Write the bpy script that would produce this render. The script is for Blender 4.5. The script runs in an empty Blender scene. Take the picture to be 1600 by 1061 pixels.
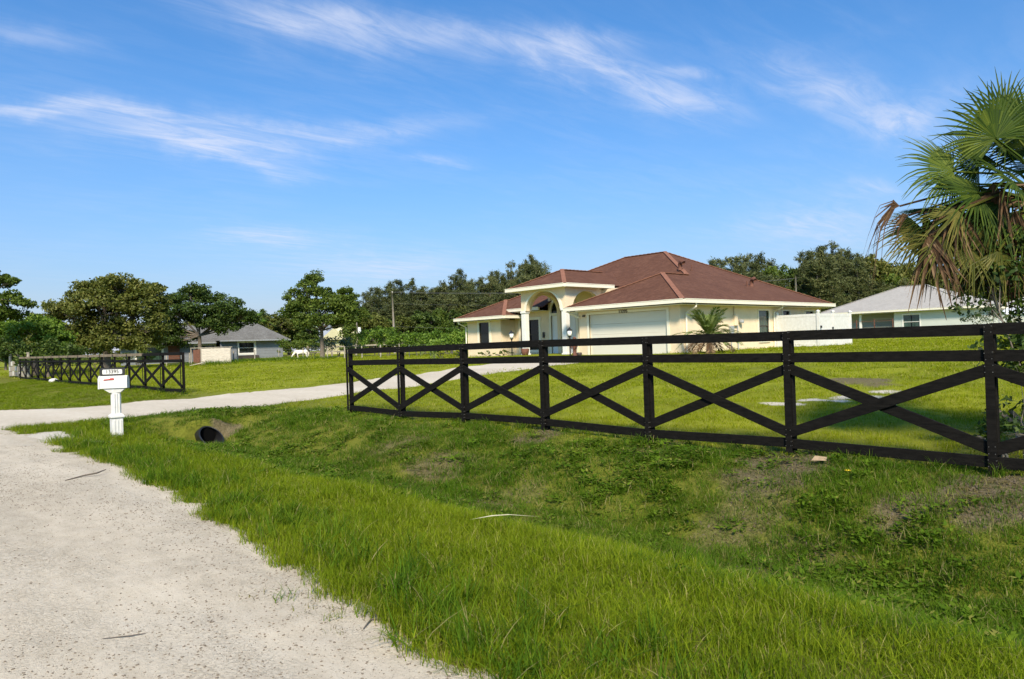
import bpy, math, random
import numpy as np
from mathutils import Vector, Matrix

random.seed(7); RNG = np.random.default_rng(7)
S = bpy.context.scene
COL = S.collection
R = math.radians

# ------------------------------------------------------------------ camera
EYE = 1.6
cd = bpy.data.cameras.new('camera'); cam = bpy.data.objects.new('camera', cd); COL.objects.link(cam)
cd.sensor_width = 36.0; cd.lens = 25.2; cd.clip_start = 0.05; cd.clip_end = 3000
CF = Vector((0.67558, 0.73726, 0.00670)); CR = Vector((0.73706, -0.67510, -0.03141)); CU = Vector((0.01864, -0.02616, 0.99948))
cam.matrix_world = Matrix(((CR.x, CU.x, -CF.x, 0), (CR.y, CU.y, -CF.y, 0), (CR.z, CU.z, -CF.z, EYE), (0, 0, 0, 1)))
S.camera = cam

# ------------------------------------------------------------------ light and sky
SUN_EL, SUN_AZ = 41.0, 221.0          # azimuth clockwise from +Y : the sun stands behind the camera's right shoulder
sd = bpy.data.lights.new('sun', 'SUN'); sun = bpy.data.objects.new('sun', sd); COL.objects.link(sun)
sd.energy = 3.7; sd.angle = R(9.0); sd.color = (1.0, 0.86, 0.67)
sv = Vector((math.sin(R(SUN_AZ)) * math.cos(R(SUN_EL)), math.cos(R(SUN_AZ)) * math.cos(R(SUN_EL)), math.sin(R(SUN_EL))))
sun.rotation_euler = sv.to_track_quat('Z', 'Y').to_euler()
sun.location = (0, 0, 60)

W = bpy.data.worlds.new('World'); S.world = W; W.use_nodes = True
SKY_STRENGTH = 0.098
def world():
    nt = W.node_tree; N = nt.nodes; L = nt.links; N.clear()
    out = N.new('ShaderNodeOutputWorld'); bg = N.new('ShaderNodeBackground'); bg.inputs['Strength'].default_value = SKY_STRENGTH
    L.new(bg.outputs[0], out.inputs['Surface'])
    sky = N.new('ShaderNodeTexSky'); sky.sky_type = 'NISHITA'; sky.sun_disc = False
    sky.sun_elevation = R(SUN_EL); sky.sun_rotation = R(SUN_AZ); sky.altitude = 0; sky.air_density = 1.1; sky.dust_density = 2.0; sky.ozone_density = 10.0
    hsv = N.new('ShaderNodeHueSaturation'); hsv.inputs['Saturation'].default_value = 1.0; hsv.inputs['Value'].default_value = 1.0
    L.new(sky.outputs[0], hsv.inputs['Color'])
    tint = N.new('ShaderNodeMix'); tint.data_type = 'RGBA'; tint.blend_type = 'MULTIPLY'; tint.inputs[0].default_value = 1
    L.new(hsv.outputs[0], tint.inputs[6]); tint.inputs[7].default_value = (0.40, 0.88, 1.04, 1)
    tc = N.new('ShaderNodeTexCoord')
    def math_(op, a, b=None):
        m = N.new('ShaderNodeMath'); m.operation = op
        for i, v in enumerate((a, b)):
            if v is None: continue
            if isinstance(v, (int, float)): m.inputs[i].default_value = v
            else: L.new(v, m.inputs[i])
        return m.outputs[0]
    def vm(op, a, b=None, sc=None):
        m = N.new('ShaderNodeVectorMath'); m.operation = op
        for i, v in enumerate((a, b)):
            if v is None: continue
            if isinstance(v, tuple): m.inputs[i].default_value = v
            else: L.new(v, m.inputs[i])
        if sc is not None: m.inputs['Scale'].default_value = sc
        return m
    d = vm('NORMALIZE', tc.outputs['Generated']).outputs[0]
    sep = N.new('ShaderNodeSeparateXYZ'); L.new(d, sep.inputs[0])
    # cirrus lies on a plane high above: project the direction on it
    inv = math_('DIVIDE', 1.0, math_('ADD', math_('MAXIMUM', sep.outputs['Z'], 0.0), 0.06))
    cx = N.new('ShaderNodeCombineXYZ'); L.new(math_('MULTIPLY', sep.outputs['X'], inv), cx.inputs[0]); L.new(math_('MULTIPLY', sep.outputs['Y'], inv), cx.inputs[1])
    def noise(vec, scale, detail, dist=0.0, rough=0.6):
        n = N.new('ShaderNodeTexNoise'); n.inputs['Scale'].default_value = scale; n.inputs['Detail'].default_value = detail
        n.inputs['Roughness'].default_value = rough; n.inputs['Distortion'].default_value = dist
        L.new(vec, n.inputs['Vector']); return n
    def ramp(f, a, b):
        m = N.new('ShaderNodeMapRange'); m.interpolation_type = 'SMOOTHSTEP'
        m.inputs[1].default_value = a; m.inputs[2].default_value = b; L.new(f, m.inputs[0]); return m.outputs[0]
    mp = N.new('ShaderNodeMapping'); mp.inputs['Rotation'].default_value = (0, 0, R(52)); mp.inputs['Scale'].default_value = (1.0, 3.6, 1); L.new(cx.outputs[0], mp.inputs[0])
    fib = ramp(noise(mp.outputs[0], 2.6, 9, 0.7, 0.66).outputs['Fac'], 0.30, 0.72)
    soft = ramp(noise(cx.outputs[0], 1.1, 4, 0.4).outputs['Fac'], 0.30, 0.62)
    wn = noise(d, 5.0, 6, 0.3, 0.62)
    wv = vm('SUBTRACT', wn.outputs['Color'], (0.5, 0.5, 0.5)).outputs[0]
    dw = vm('ADD', d, vm('SCALE', wv, sc=0.075).outputs[0]).outputs[0]
    streaks = [   # centre direction, long axis, short axis, half length, half width, weight
    ((0.4193, 0.8141, 0.4018), (0.8978, -0.4376, -0.0502), (0.135, 0.3817, -0.9144), 0.1187, 0.0269, 0.55),
    ((0.5671, 0.7222, 0.3959), (0.8063, -0.5849, -0.0881), (0.168, 0.3692, -0.9141), 0.1558, 0.0164, 0.50),
    ((0.6972, 0.6214, 0.3574), (0.7163, -0.6233, -0.3138), (0.0277, 0.4748, -0.8797), 0.0957, 0.0216, 0.75),
    ((0.7916, 0.531, 0.3022), (0.6109, -0.6974, -0.3747), (0.0118, 0.4813, -0.8765), 0.0787, 0.0199, 0.55),
    ((0.1869, 0.941, 0.2822), (0.981, -0.1941, -0.0026), (0.0523, 0.2773, -0.9594), 0.1101, 0.0081, 0.80),
    ((0.3043, 0.9145, 0.2667), (0.9478, -0.3187, 0.0114), (0.0955, 0.2493, -0.9637), 0.1338, 0.0220, 0.60),
    ((0.3401, 0.908, 0.2448), (0.9403, -0.326, -0.0974), (-0.0087, 0.2633, -0.9647), 0.1046, 0.0088, 0.60),
    ((0.4779, 0.8308, 0.2854), (0.8352, -0.5304, 0.1452), (0.272, 0.1689, -0.9474), 0.1506, 0.0126, 0.55),
    ((0.5864, 0.7687, 0.2552), (0.809, -0.5712, -0.1387), (0.0392, 0.2878, -0.9569), 0.0431, 0.0060, 0.40),
    ((0.8828, 0.365, 0.2957), (0.465, -0.7682, -0.4401), (0.0665, 0.526, -0.8479), 0.1007, 0.0263, 0.60),
    ((0.9195, 0.2928, 0.2622), (0.2563, -0.9525, 0.1646), (0.2979, -0.0842, -0.9509), 0.0449, 0.0180, 0.45),
    ((0.7059, 0.595, 0.3842), (0.683, -0.7155, -0.1468), (0.1876, 0.366, -0.9115), 0.0492, 0.0107, 0.40),
    ((0.7876, 0.5173, 0.3347), (0.596, -0.7774, -0.2009), (0.1563, 0.3577, -0.9207), 0.0368, 0.0065, 0.35),
    ((0.409, 0.8997, 0.1525), (0.9092, -0.4161, 0.0168), (0.0786, 0.1317, -0.9882), 0.0798, 0.0118, 0.55),
    ((0.5274, 0.8421, 0.1131), (0.8494, -0.5258, -0.046), (0.0208, 0.1203, -0.9925), 0.1222, 0.0192, 0.55),
    ((0.9015, 0.4106, 0.137), (0.4165, -0.909, -0.0167), (0.1177, 0.0721, -0.9904), 0.0774, 0.0244, 0.50),
    ((0.9206, 0.3462, 0.1806), (0.3704, -0.9207, -0.1233), (0.1236, 0.1804, -0.9758), 0.0471, 0.0110, 0.35),
    ((0.1547, 0.9231, 0.3522), (0.9868, -0.1267, -0.1012), (-0.0488, 0.3632, -0.9304), 0.0633, 0.0112, 0.30)]
    # the same kind of streaks go on round the rest of the sky
    rr = random.Random(3)
    for k in range(26):
        az = R(rr.uniform(85, 355)); el = R(rr.choice((8, 12, 16, 20, 26, 32, 40)) + rr.uniform(-2, 2))
        c = Vector((math.sin(az) * math.cos(el), math.cos(az) * math.cos(el), math.sin(el)))
        h = Vector((math.cos(az), -math.sin(az), 0)); t = R(rr.uniform(-18, 18)); up = c.cross(h)
        u = h * math.cos(t) + up * math.sin(t); v = c.cross(u)
        streaks.append((tuple(c), tuple(u), tuple(v), rr.uniform(.05, .16), rr.uniform(.008, .027), rr.uniform(.3, .7)))
    tot = None
    for c, u, v, a, b, w in streaks:
        du = vm('DOT_PRODUCT', dw, tuple(x / a * 1.05 for x in u)).outputs['Value']; dv = vm('DOT_PRODUCT', vm('SUBTRACT', dw, c).outputs[0], tuple(x / b * 0.95 for x in v)).outputs['Value']
        du = vm('DOT_PRODUCT', vm('SUBTRACT', dw, c).outputs[0], tuple(x / a * 1.05 for x in u)).outputs['Value']
        dc = vm('DOT_PRODUCT', vm('SUBTRACT', dw, c).outputs[0], tuple(x * 3 for x in c)).outputs['Value']
        q = math_('ADD', math_('ADD', math_('MULTIPLY', du, du), math_('MULTIPLY', dv, dv)), math_('MULTIPLY', dc, dc))
        g = math_('MULTIPLY', math_('EXPONENT', math_('MULTIPLY', q, -1.0)), w)
        tot = g if tot is None else math_('ADD', tot, g)
    dens = math_('MULTIPLY', tot, math_('ADD', math_('MULTIPLY', fib, 0.70), 0.26))
    gen = math_('MULTIPLY', math_('MULTIPLY', fib, soft), 0.08)
    dens = math_('MINIMUM', math_('ADD', dens, gen), 0.8)
    # paler air low over the land
    hz = math_('MULTIPLY', math_('EXPONENT', math_('MULTIPLY', math_('MAXIMUM', sep.outputs['Z'], 0.0), -7.0)), 0.92)
    m1 = N.new('ShaderNodeMix'); m1.data_type = 'RGBA'; L.new(hz, m1.inputs[0]); L.new(tint.outputs[2], m1.inputs[6]); m1.inputs[7].default_value = SKY_HAZE
    m2 = N.new('ShaderNodeMix'); m2.data_type = 'RGBA'; L.new(dens, m2.inputs[0]); L.new(m1.outputs[2], m2.inputs[6]); m2.inputs[7].default_value = SKY_CLOUD
    L.new(m2.outputs[2], bg.inputs['Color'])
SKY_HAZE = (4.0, 4.05, 4.6, 1); SKY_CLOUD = (4.1, 4.4, 5.3, 1)
world()
S.view_settings.view_transform = 'Standard'; S.view_settings.look = 'None'
S.view_settings.exposure = 0.94; S.view_settings.gamma = 1.0; S.view_settings.use_curve_mapping = False
S.render.engine = 'CYCLES'
S.cycles.max_bounces = 6; S.cycles.transparent_max_bounces = 8; S.cycles.use_denoising = True

# ------------------------------------------------------------------ mesh helpers
ORG = {}
def org(o): return ORG.get(o.name, (0, 0, 0)) if o else (0, 0, 0)
def tag(o, label=None, cat=None, group=None, kind=None):
    if label: o['label'] = label
    if cat: o['category'] = cat
    if group: o['group'] = group
    if kind: o['kind'] = kind
    return o
def thing(name, label, cat, loc, group=None):
    o = bpy.data.objects.new(name, None); COL.objects.link(o); o.location = loc; o.empty_display_size = .3
    ORG[o.name] = tuple(loc); return tag(o, label, cat, group)
def np_mesh(name, V, F, rnd=None, smooth=False, extra=None):
    V = np.asarray(V, np.float32); me = bpy.data.meshes.new(name)
    me.vertices.add(len(V)); me.vertices.foreach_set('co', V.ravel())
    if isinstance(F, np.ndarray):
        n, k = F.shape; li = F.ravel().astype(np.int32); ls = np.arange(n, dtype=np.int32) * k
    else:
        n = len(F); ls = np.cumsum([0] + [len(f) for f in F[:-1]]).astype(np.int32); li = np.concatenate([np.asarray(f, np.int32) for f in F])
    me.loops.add(len(li)); me.loops.foreach_set('vertex_index', li)
    me.polygons.add(n); me.polygons.foreach_set('loop_start', ls)
    me.polygons.foreach_set('use_smooth', np.full(n, bool(smooth)))
    if rnd is not None:
        a = me.attributes.new('rnd', 'FLOAT', 'FACE'); a.data.foreach_set('value', np.asarray(rnd, np.float32))
    for k_, arr in (extra or {}).items():
        a = me.attributes.new(k_, 'FLOAT', 'POINT'); a.data.foreach_set('value', np.asarray(arr, np.float32))
    me.update(calc_edges=True); me.validate(); return me
def link(name, me, mat, parent=None):
    o = bpy.data.objects.new(name, me); COL.objects.link(o)
    if mat is not None: me.materials.append(mat)
    if parent is not None: o.parent = parent; ORG[o.name] = org(parent)
    return o
class MB:
    def __init__(s): s.v = []; s.f = []; s.r = []
    def add(s, vs, fs):
        b = len(s.v); s.v += [tuple(v) for v in vs]; s.f += [tuple(b + i for i in f) for f in fs]; s.r += [random.random()] * len(fs); return s
    def box(s, x0, x1, y0, y1, z0, z1):
        return s.add([(x0, y0, z0), (x1, y0, z0), (x1, y1, z0), (x0, y1, z0), (x0, y0, z1), (x1, y0, z1), (x1, y1, z1), (x0, y1, z1)],
                     [(0, 3, 2, 1), (4, 5, 6, 7), (0, 1, 5, 4), (1, 2, 6, 5), (2, 3, 7, 6), (3, 0, 4, 7)])
    def bar(s, a, b, w, h, up=(0, 0, 1)):
        a = Vector(a); b = Vector(b); d = (b - a).normalized(); u = Vector(up); sd = d.cross(u)
        if sd.length < 1e-4: sd = d.cross(Vector((1, 0, 0)))
        sd.normalize(); u = sd.cross(d).normalized(); P = []
        for p in (a, b):
            for i, j in ((-1, -1), (1, -1), (1, 1), (-1, 1)): P.append(p + sd * (w / 2 * i) + u * (h / 2 * j))
        return s.add(P, [(0, 1, 2, 3), (7, 6, 5, 4), (0, 4, 5, 1), (1, 5, 6, 2), (2, 6, 7, 3), (3, 7, 4, 0)])
    def tube(s, pts, rs, n=8, cap=True):
        pts = [Vector(p) for p in pts]; V = []; F = []
        if not isinstance(rs, (list, tuple)): rs = [rs] * len(pts)
        for i, p in enumerate(pts):
            d = (pts[min(i + 1, len(pts) - 1)] - pts[max(i - 1, 0)]).normalized()
            a = d.cross(Vector((0, 0, 1)) if abs(d.z) < .9 else Vector((1, 0, 0))).normalized(); b = d.cross(a)
            for k in range(n):
                t = 2 * math.pi * k / n; V.append(p + a * (math.cos(t) * rs[i]) + b * (math.sin(t) * rs[i]))
        for i in range(len(pts) - 1):
            for k in range(n): F.append((i * n + k, i * n + (k + 1) % n, (i + 1) * n + (k + 1) % n, (i + 1) * n + k))
        if cap: F.append(tuple(range(n))); F.append(tuple((len(pts) - 1) * n + k for k in reversed(range(n))))
        return s.add(V, F)
    def lathe(s, prof, c=(0, 0, 0), n=14):
        V = []; F = []
        for r, z in prof:
            for k in range(n): t = 2 * math.pi * k / n; V.append((c[0] + r * math.cos(t), c[1] + r * math.sin(t), c[2] + z))
        for i in range(len(prof) - 1):
            for k in range(n): F.append((i * n + k, i * n + (k + 1) % n, (i + 1) * n + (k + 1) % n, (i + 1) * n + k))
        F.append(tuple(reversed(range(n)))); F.append(tuple((len(prof) - 1) * n + k for k in range(n)))
        return s.add(V, F)
    def build(s, name, mat, parent=None, smooth=False, bevel=0.0):
        o3 = np.array(org(parent)); V = np.array(s.v, float) - o3
        o = link(name, np_mesh(name, V, s.f, s.r, smooth), mat, parent)
        if bevel:
            m = o.modifiers.new('bevel', 'BEVEL'); m.width = bevel; m.segments = 2; m.limit_method = 'ANGLE'
        return o
def copy_tree(o, parent=None):
    c = o.copy(); COL.objects.link(c)
    if parent is not None: c.parent = parent
    for ch in o.children: copy_tree(ch, c)
    return c
def text_mesh(name, txt, size, mat, parent, origin, ax, ay, depth=.01, align='CENTER'):
    cu = bpy.data.curves.new(name, 'FONT'); cu.body = txt; cu.size = size; cu.extrude = depth; cu.align_x = align; cu.align_y = 'CENTER'; cu.offset = size * .012
    t = bpy.data.objects.new(name, cu); me = bpy.data.meshes.new_from_object(t); bpy.data.objects.remove(t)
    ax = Vector(ax); ay = Vector(ay); az = ax.cross(ay); o3 = Vector(org(parent)); og = Vector(origin)
    for v in me.vertices: v.co = og + ax * v.co.x + ay * v.co.y + az * v.co.z - o3
    me.materials.clear(); return link(name, me, mat, parent)

# ------------------------------------------------------------------ materials
def new_mat(name):
    m = bpy.data.materials.new(name); m.use_nodes = True; nt = m.node_tree; nt.nodes.clear()
    out = nt.nodes.new('ShaderNodeOutputMaterial'); b = nt.nodes.new('ShaderNodeBsdfPrincipled'); nt.links.new(b.outputs[0], out.inputs[0])
    return m, nt, b, out
def nz(nt, scale, detail=4, coord='Object', stretch=None, rough=.6, dist=0.0):
    if coord == 'World': src = nt.nodes.new('ShaderNodeNewGeometry').outputs['Position']
    else: src = nt.nodes.new('ShaderNodeTexCoord').outputs[coord]
    if stretch:
        mp = nt.nodes.new('ShaderNodeMapping'); mp.inputs['Scale'].default_value = stretch; nt.links.new(src, mp.inputs[0]); src = mp.outputs[0]
    n = nt.nodes.new('ShaderNodeTexNoise'); n.inputs['Scale'].default_value = scale; n.inputs['Detail'].default_value = detail; n.inputs['Roughness'].default_value = rough
    n.inputs['Distortion'].default_value = dist
    nt.links.new(src, n.inputs['Vector']); return n.outputs['Fac']
def rampc(nt, fac, stops):
    r = nt.nodes.new('ShaderNodeValToRGB'); e = r.color_ramp.elements
    while len(e) < len(stops): e.new(.5)
    for i, (p, c) in enumerate(stops): e[i].position = p; e[i].color = (*c, 1)
    nt.links.new(fac, r.inputs[0]); return r.outputs[0]
def mixc(nt, fac, a, b, mode='MIX'):
    m = nt.nodes.new('ShaderNodeMix'); m.data_type = 'RGBA'; m.blend_type = mode
    for i, v in ((0, fac), (6, a), (7, b)):
        if isinstance(v, (int, float)): m.inputs[i].default_value = v
        elif isinstance(v, tuple): m.inputs[i].default_value = (*v, 1)
        else: nt.links.new(v, m.inputs[i])
    return m.outputs[2]
def mth(nt, op, a, b=0.0):
    m = nt.nodes.new('ShaderNodeMath'); m.operation = op
    for i, v in enumerate((a, b)):
        if isinstance(v, (int, float)): m.inputs[i].default_value = v
        else: nt.links.new(v, m.inputs[i])
    return m.outputs[0]
def smooth(nt, f, a, b):
    m = nt.nodes.new('ShaderNodeMapRange'); m.interpolation_type = 'SMOOTHSTEP'; m.inputs[1].default_value = a; m.inputs[2].default_value = b
    nt.links.new(f, m.inputs[0]); return m.outputs[0]
def bump(nt, b, h, strength=.3, dist=.02):
    bp = nt.nodes.new('ShaderNodeBump'); bp.inputs['Strength'].default_value = strength; bp.inputs['Distance'].default_value = dist
    nt.links.new(h, bp.inputs['Height']); nt.links.new(bp.outputs[0], b.inputs['Normal'])
def plain(name, c, rough=.6, var=.25, scale=3.0, bumps=0.0, bscale=60, metallic=0.0, stretch=None, spec=.5, c2=None):
    m, nt, b, out = new_mat(name)
    f = nz(nt, scale, 6, 'Object', stretch)
    lo = tuple(x * (1 - var) for x in c); hi = tuple(min(1, x * (1 + var * .6)) for x in c)
    col = rampc(nt, f, [(.3, c2 or lo), (.7, hi)])
    nt.links.new(col, b.inputs['Base Color']); b.inputs['Roughness'].default_value = rough; b.inputs['Metallic'].default_value = metallic
    b.inputs['Specular IOR Level'].default_value = spec
    if bumps: bump(nt, b, nz(nt, bscale, 5, 'Object', stretch), bumps, .01)
    return m
def leaf_mat(name, dark, mid, light, trans=.35, patch=.6, attr=True, rough=.55, tipattr=False):
    m, nt, b, out = new_mat(name)
    at = nt.nodes.new('ShaderNodeAttribute'); at.attribute_name = 'rnd'
    oi = nt.nodes.new('ShaderNodeObjectInfo')
    f = mth(nt, 'ADD', mth(nt, 'MULTIPLY', at.outputs['Fac'], .42), mth(nt, 'MULTIPLY', nz(nt, patch, 3, 'World'), .55))
    f = mth(nt, 'ADD', f, mth(nt, 'MULTIPLY', mth(nt, 'SUBTRACT', oi.outputs['Random'], .5), .22))
    col = rampc(nt, f, [(.2, dark), (.5, mid), (.8, light)])
    nt.links.new(col, b.inputs['Base Color']); b.inputs['Roughness'].default_value = rough; b.inputs['Specular IOR Level'].default_value = .22
    tr = nt.nodes.new('ShaderNodeBsdfTranslucent'); nt.links.new(mixc(nt, 1.0, col, (1.0, 1.0, .55), 'MULTIPLY'), tr.inputs['Color'])
    mx = nt.nodes.new('ShaderNodeMixShader'); mx.inputs[0].default_value = trans
    nt.links.new(b.outputs[0], mx.inputs[1]); nt.links.new(tr.outputs[0], mx.inputs[2]); nt.links.new(mx.outputs[0], out.inputs[0])
    return m

M = {}
M['black'] = plain('black_stain', (.0085, .0074, .0062), .8, .7, 7, .5, 45, stretch=(6, 1, 6), spec=.12)
M['weathered'] = plain('weathered_wood', (.20, .155, .10), .85, .4, 6, .4, 50)
M['white_paint'] = plain('white_paint', (.70, .685, .64), .45, .05, 2, .05, 80)
M['vinyl'] = plain('white_vinyl', (.64, .63, .60), .45, .08, 7, c2=(.56, .545, .50))
M['trim'] = plain('cream_white_trim', (.74, .69, .55), .5, .05, 2)
M['stucco'] = plain('yellow_stucco', (.73, .59, .405), .85, .10, 1.6, .45, 70)
M['garage'] = plain('garage_door_white', (.62, .59, .50), .5, .03, 1)
M['glass'] = plain('dark_glass', (.010, .013, .012), .08, .3, 2, spec=.3)
M['glass_green'] = plain('greenish_glass', (.03, .06, .045), .08, .5, 3, spec=.6)
M['door'] = plain('front_door_white', (.74, .73, .72), .4, .04, 2)
M['dark_metal'] = plain('dark_metal', (.02, .018, .016), .4, .3, 8)
M['galv'] = plain('grey_metal', (.38, .39, .39), .45, .15, 8, metallic=.3)
M['screw'] = plain('screw_steel', (.10, .095, .085), .6, .4, 9)
M['bark'] = plain('bark', (.13, .105, .08), .9, .45, 8, .6, 30)
M['bark_light'] = plain('pale_bark', (.20, .175, .14), .9, .4, 8, .5, 30)
M['red'] = plain('red_plastic', (.42, .045, .03), .4, .15, 4)
M['lamp'] = plain('frosted_lamp_glass', (.85, .83, .76), .3, .03, 3)
M['stone_white'] = plain('white_stone', (.62, .60, .55), .8, .2, 6, .4, 20)
M['horse'] = plain('white_coat', (.72, .67, .58), .8, .12, 4)
M['hoof'] = plain('dark_hoof', (.08, .07, .06), .7, .2, 9)
M['rust'] = plain('reddish_brown_wood', (.13, .05, .028), .8, .4, 9, .4, 40)
M['terracotta'] = plain('dark_pot', (.05, .035, .03), .6, .3, 7)
M['pole'] = plain('pole_wood', (.27, .23, .19), .9, .25, 3, .3, 30)
M['wire'] = plain('wire_dark', (.11, .11, .11), .5, .2, 3)
M['rail_wood'] = plain('old_rail_wood', (.33, .29, .23), .9, .3, 5, .3, 40)
M['plywood'] = plain('pale_plywood', (.52, .46, .38), .85, .28, 3, .2, 40, stretch=(1, 1, 6))
M['pipe'] = plain('black_pipe', (.012, .012, .013), .45, .4, 10, .2, 40)
M['mouth_shade'] = plain('painted_pipe_shade', (.004, .004, .004), .95, .2, 5, spec=.02)  # near-black colour painted in place of the shade down the culvert
M['grey_wall'] = plain('grey_siding', (.195, .212, .24), .75, .1, 2)
M['pale_wall'] = plain('pale_green_grey_wall', (.50, .525, .475), .8, .06, 1.2, .2, 60)
M['yellow_wall'] = plain('pale_yellow_wall', (.66, .60, .36), .8, .08, 1)
M['tin'] = plain('white_tin_roof', (.66, .68, .70), .4, .08, 2)
M['concrete'] = plain('pale_concrete', (.56, .52, .46), .85, .14, 1.5, .3, 60)
M['dead'] = leaf_mat('dead_frond_brown', (.050, .026, .012), (.125, .070, .034), (.27, .18, .10), .2, 6.0, rough=.8)
M['brown_leaf'] = plain('dry_leaf', (.28, .20, .12), .8, .3, 20)
M['straw'] = plain('straw', (.62, .55, .33), .7, .2, 10)
M['yellow_petal'] = plain('yellow_petal', (.75, .50, .02), .6, .1, 9)
def roof_mat(name, a, b_, c, course=.14):
    m, nt, b, out = new_mat(name)
    g = nt.nodes.new('ShaderNodeNewGeometry'); sp = nt.nodes.new('ShaderNodeSeparateXYZ'); nt.links.new(g.outputs['Position'], sp.inputs[0])
    hor = mth(nt, 'ADD', sp.outputs['X'], sp.outputs['Y'])
    row = mth(nt, 'DIVIDE', sp.outputs['Z'], course * .42)
    cb = nt.nodes.new('ShaderNodeCombineXYZ'); nt.links.new(mth(nt, 'MULTIPLY', hor, 3.2), cb.inputs[0]); nt.links.new(mth(nt, 'FLOOR', row), cb.inputs[1])
    wn = nt.nodes.new('ShaderNodeTexNoise'); wn.inputs['Scale'].default_value = 1.7; wn.inputs['Detail'].default_value = 2; nt.links.new(cb.outputs[0], wn.inputs['Vector'])
    f = mth(nt, 'ADD', mth(nt, 'ADD', mth(nt, 'MULTIPLY', wn.outputs['Fac'], .50), mth(nt, 'MULTIPLY', nz(nt, 9, 2, 'World'), .25)), mth(nt, 'MULTIPLY', nz(nt, .7, 4, 'World'), .25))
    col = rampc(nt, f, [(.32, a), (.5, b_), (.68, c)])
    nt.links.new(col, b.inputs['Base Color']); b.inputs['Roughness'].default_value = .9; b.inputs['Specular IOR Level'].default_value = .25
    h = mth(nt, 'ADD', mth(nt, 'SUBTRACT', 1.0, mth(nt, 'FRACT', row)), mth(nt, 'MULTIPLY', nz(nt, 60, 3, 'World'), .5))
    bump(nt, b, h, .5, .012); return m
M['shingle'] = roof_mat('reddish_brown_shingles', (.058, .023, .012), (.098, .041, .023), (.155, .073, .044))
M['ridge'] = plain('ridge_shingle', (.21, .088, .050), .85, .3, 6, .3, 30)
M['grey_shingle'] = roof_mat('pale_grey_shingles', (.25, .235, .215), (.315, .295, .27), (.38, .36, .33))
M['old_shingle'] = roof_mat('old_grey_shingles', (.075, .072, .065), (.13, .125, .115), (.21, .205, .19))
M['oak'] = leaf_mat('oak_leaves', (.035, .050, .008), (.095, .112, .018), (.20, .20, .05), .3, .35)
M['dark_leaf'] = leaf_mat('dark_leaves', (.026, .050, .009), (.070, .110, .018), (.15, .195, .036), .3, .4)
M['mid_leaf'] = leaf_mat('mid_leaves', (.034, .062, .008), (.090, .135, .018), (.19, .235, .04), .35, .4)
M['bright_leaf'] = leaf_mat('bright_leaves', (.05, .10, .012), (.125, .21, .022), (.24, .33, .05), .4, .5)
M['pine'] = leaf_mat('casuarina_needles', (.034, .046, .015), (.080, .095, .030), (.16, .168, .06), .2, .25)
M['shrub'] = leaf_mat('shrub_leaves', (.020, .042, .010), (.055, .095, .018), (.13, .18, .035), .35, 1.2)
M['palm'] = leaf_mat('fan_palm_green', (.015, .036, .003), (.044, .078, .005), (.135, .165, .018), .30, 1.0, rough=.7)
M['palm_old'] = leaf_mat('old_palm_leaf', (.038, .045, .006), (.09, .098, .012), (.21, .17, .04), .3, 2.0)
M['date'] = leaf_mat('date_palm_green', (.07, .11, .02), (.15, .20, .045), (.26, .30, .09), .35, .8)
M['olive'] = leaf_mat('olive_leaves', (.06, .085, .05), (.13, .16, .10), (.22, .25, .17), .3, .8)

# ------------------------------------------------------------------ the lie of the land
def sst(a, b, x):
    t = np.clip((x - a) / (b - a), 0, 1); return t * t * (3 - 2 * t)
def vnoise(X, Y, s, seed=0):
    X = np.asarray(X, float) * s; Y = np.asarray(Y, float) * s
    xi = np.floor(X).astype(np.int64); yi = np.floor(Y).astype(np.int64); xf = X - xi; yf = Y - yi
    xf = xf * xf * (3 - 2 * xf); yf = yf * yf * (3 - 2 * yf)
    def h(a, b):
        n = (a * 374761393 + b * 668265263 + seed * 974711) & 0x7fffffff
        n = ((n ^ (n >> 13)) * 1274126177) & 0x7fffffff
        return ((n ^ (n >> 16)) & 0xffff) / 65535.0
    return (h(xi, yi) * (1 - xf) + h(xi + 1, yi) * xf) * (1 - yf) + (h(xi, yi + 1) * (1 - xf) + h(xi + 1, yi + 1) * xf) * yf
def fbm(X, Y, s, seed=0, o=3):
    return sum(vnoise(X, Y, s * 2 ** k, seed + k) * .5 ** k for k in range(o)) / (2 - .5 ** (o - 1))
def gz0(X, Y):
    X = np.asarray(X, float); Y = np.asarray(Y, float)
    base = np.interp(X, [-60, 2.6, 8.2, 9.5, 14, 20, 27, 60, 90, 400], [0, 0, .06, .13, .33, .62, .95, 1.0, 1.05, 1.05])
    low = np.interp(X, [-60, 2.6, 8.2, 20, 40, 90, 400], [0, 0, .1, .35, .75, 1.0, 1.05])
    k = sst(30, 46, Y) * (1 - sst(40, 60, X)); base = base * (1 - k) + low * k
    dx = np.interp(X, [2.6, 3.2, 4.2, 5.5, 6.4, 7.6, 8.4], [0, .0, -.1, -.5, -.52, -.12, 0])
    near_pipe = np.exp(-((X - 6.2) / .55) ** 4); fill = (sst(17.2, 19.2, Y) * (1 - near_pipe) + sst(17.76, 17.9, Y) * near_pipe) * (1 - sst(27.5, 30.5, Y)); deep = np.where(Y > 24, .45, 1.0)
    z = base + dx * (1 - fill) * deep
    z = z + .35 * np.exp(-((X - 24) / 5) ** 2 - ((Y - 55) / 9) ** 2)      # low mound in the field
    return z
def road_edge(Y): return np.interp(Y, [0, 2.8, 4.0, 5.9, 7.9, 11, 14, 18], [2.1, 2.24, 2.42, 2.58, 2.72, 2.86, 2.76, 2.68])
def on_road(X, Y):        # >0 inside the road
    e = road_edge(Y) + (fbm(X, Y, .55, 5, 2) - .5) * .16 + (fbm(X, Y, 2.3, 6, 4) - .5) * .40
    return np.minimum(e - X, X + 4.2)
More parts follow.
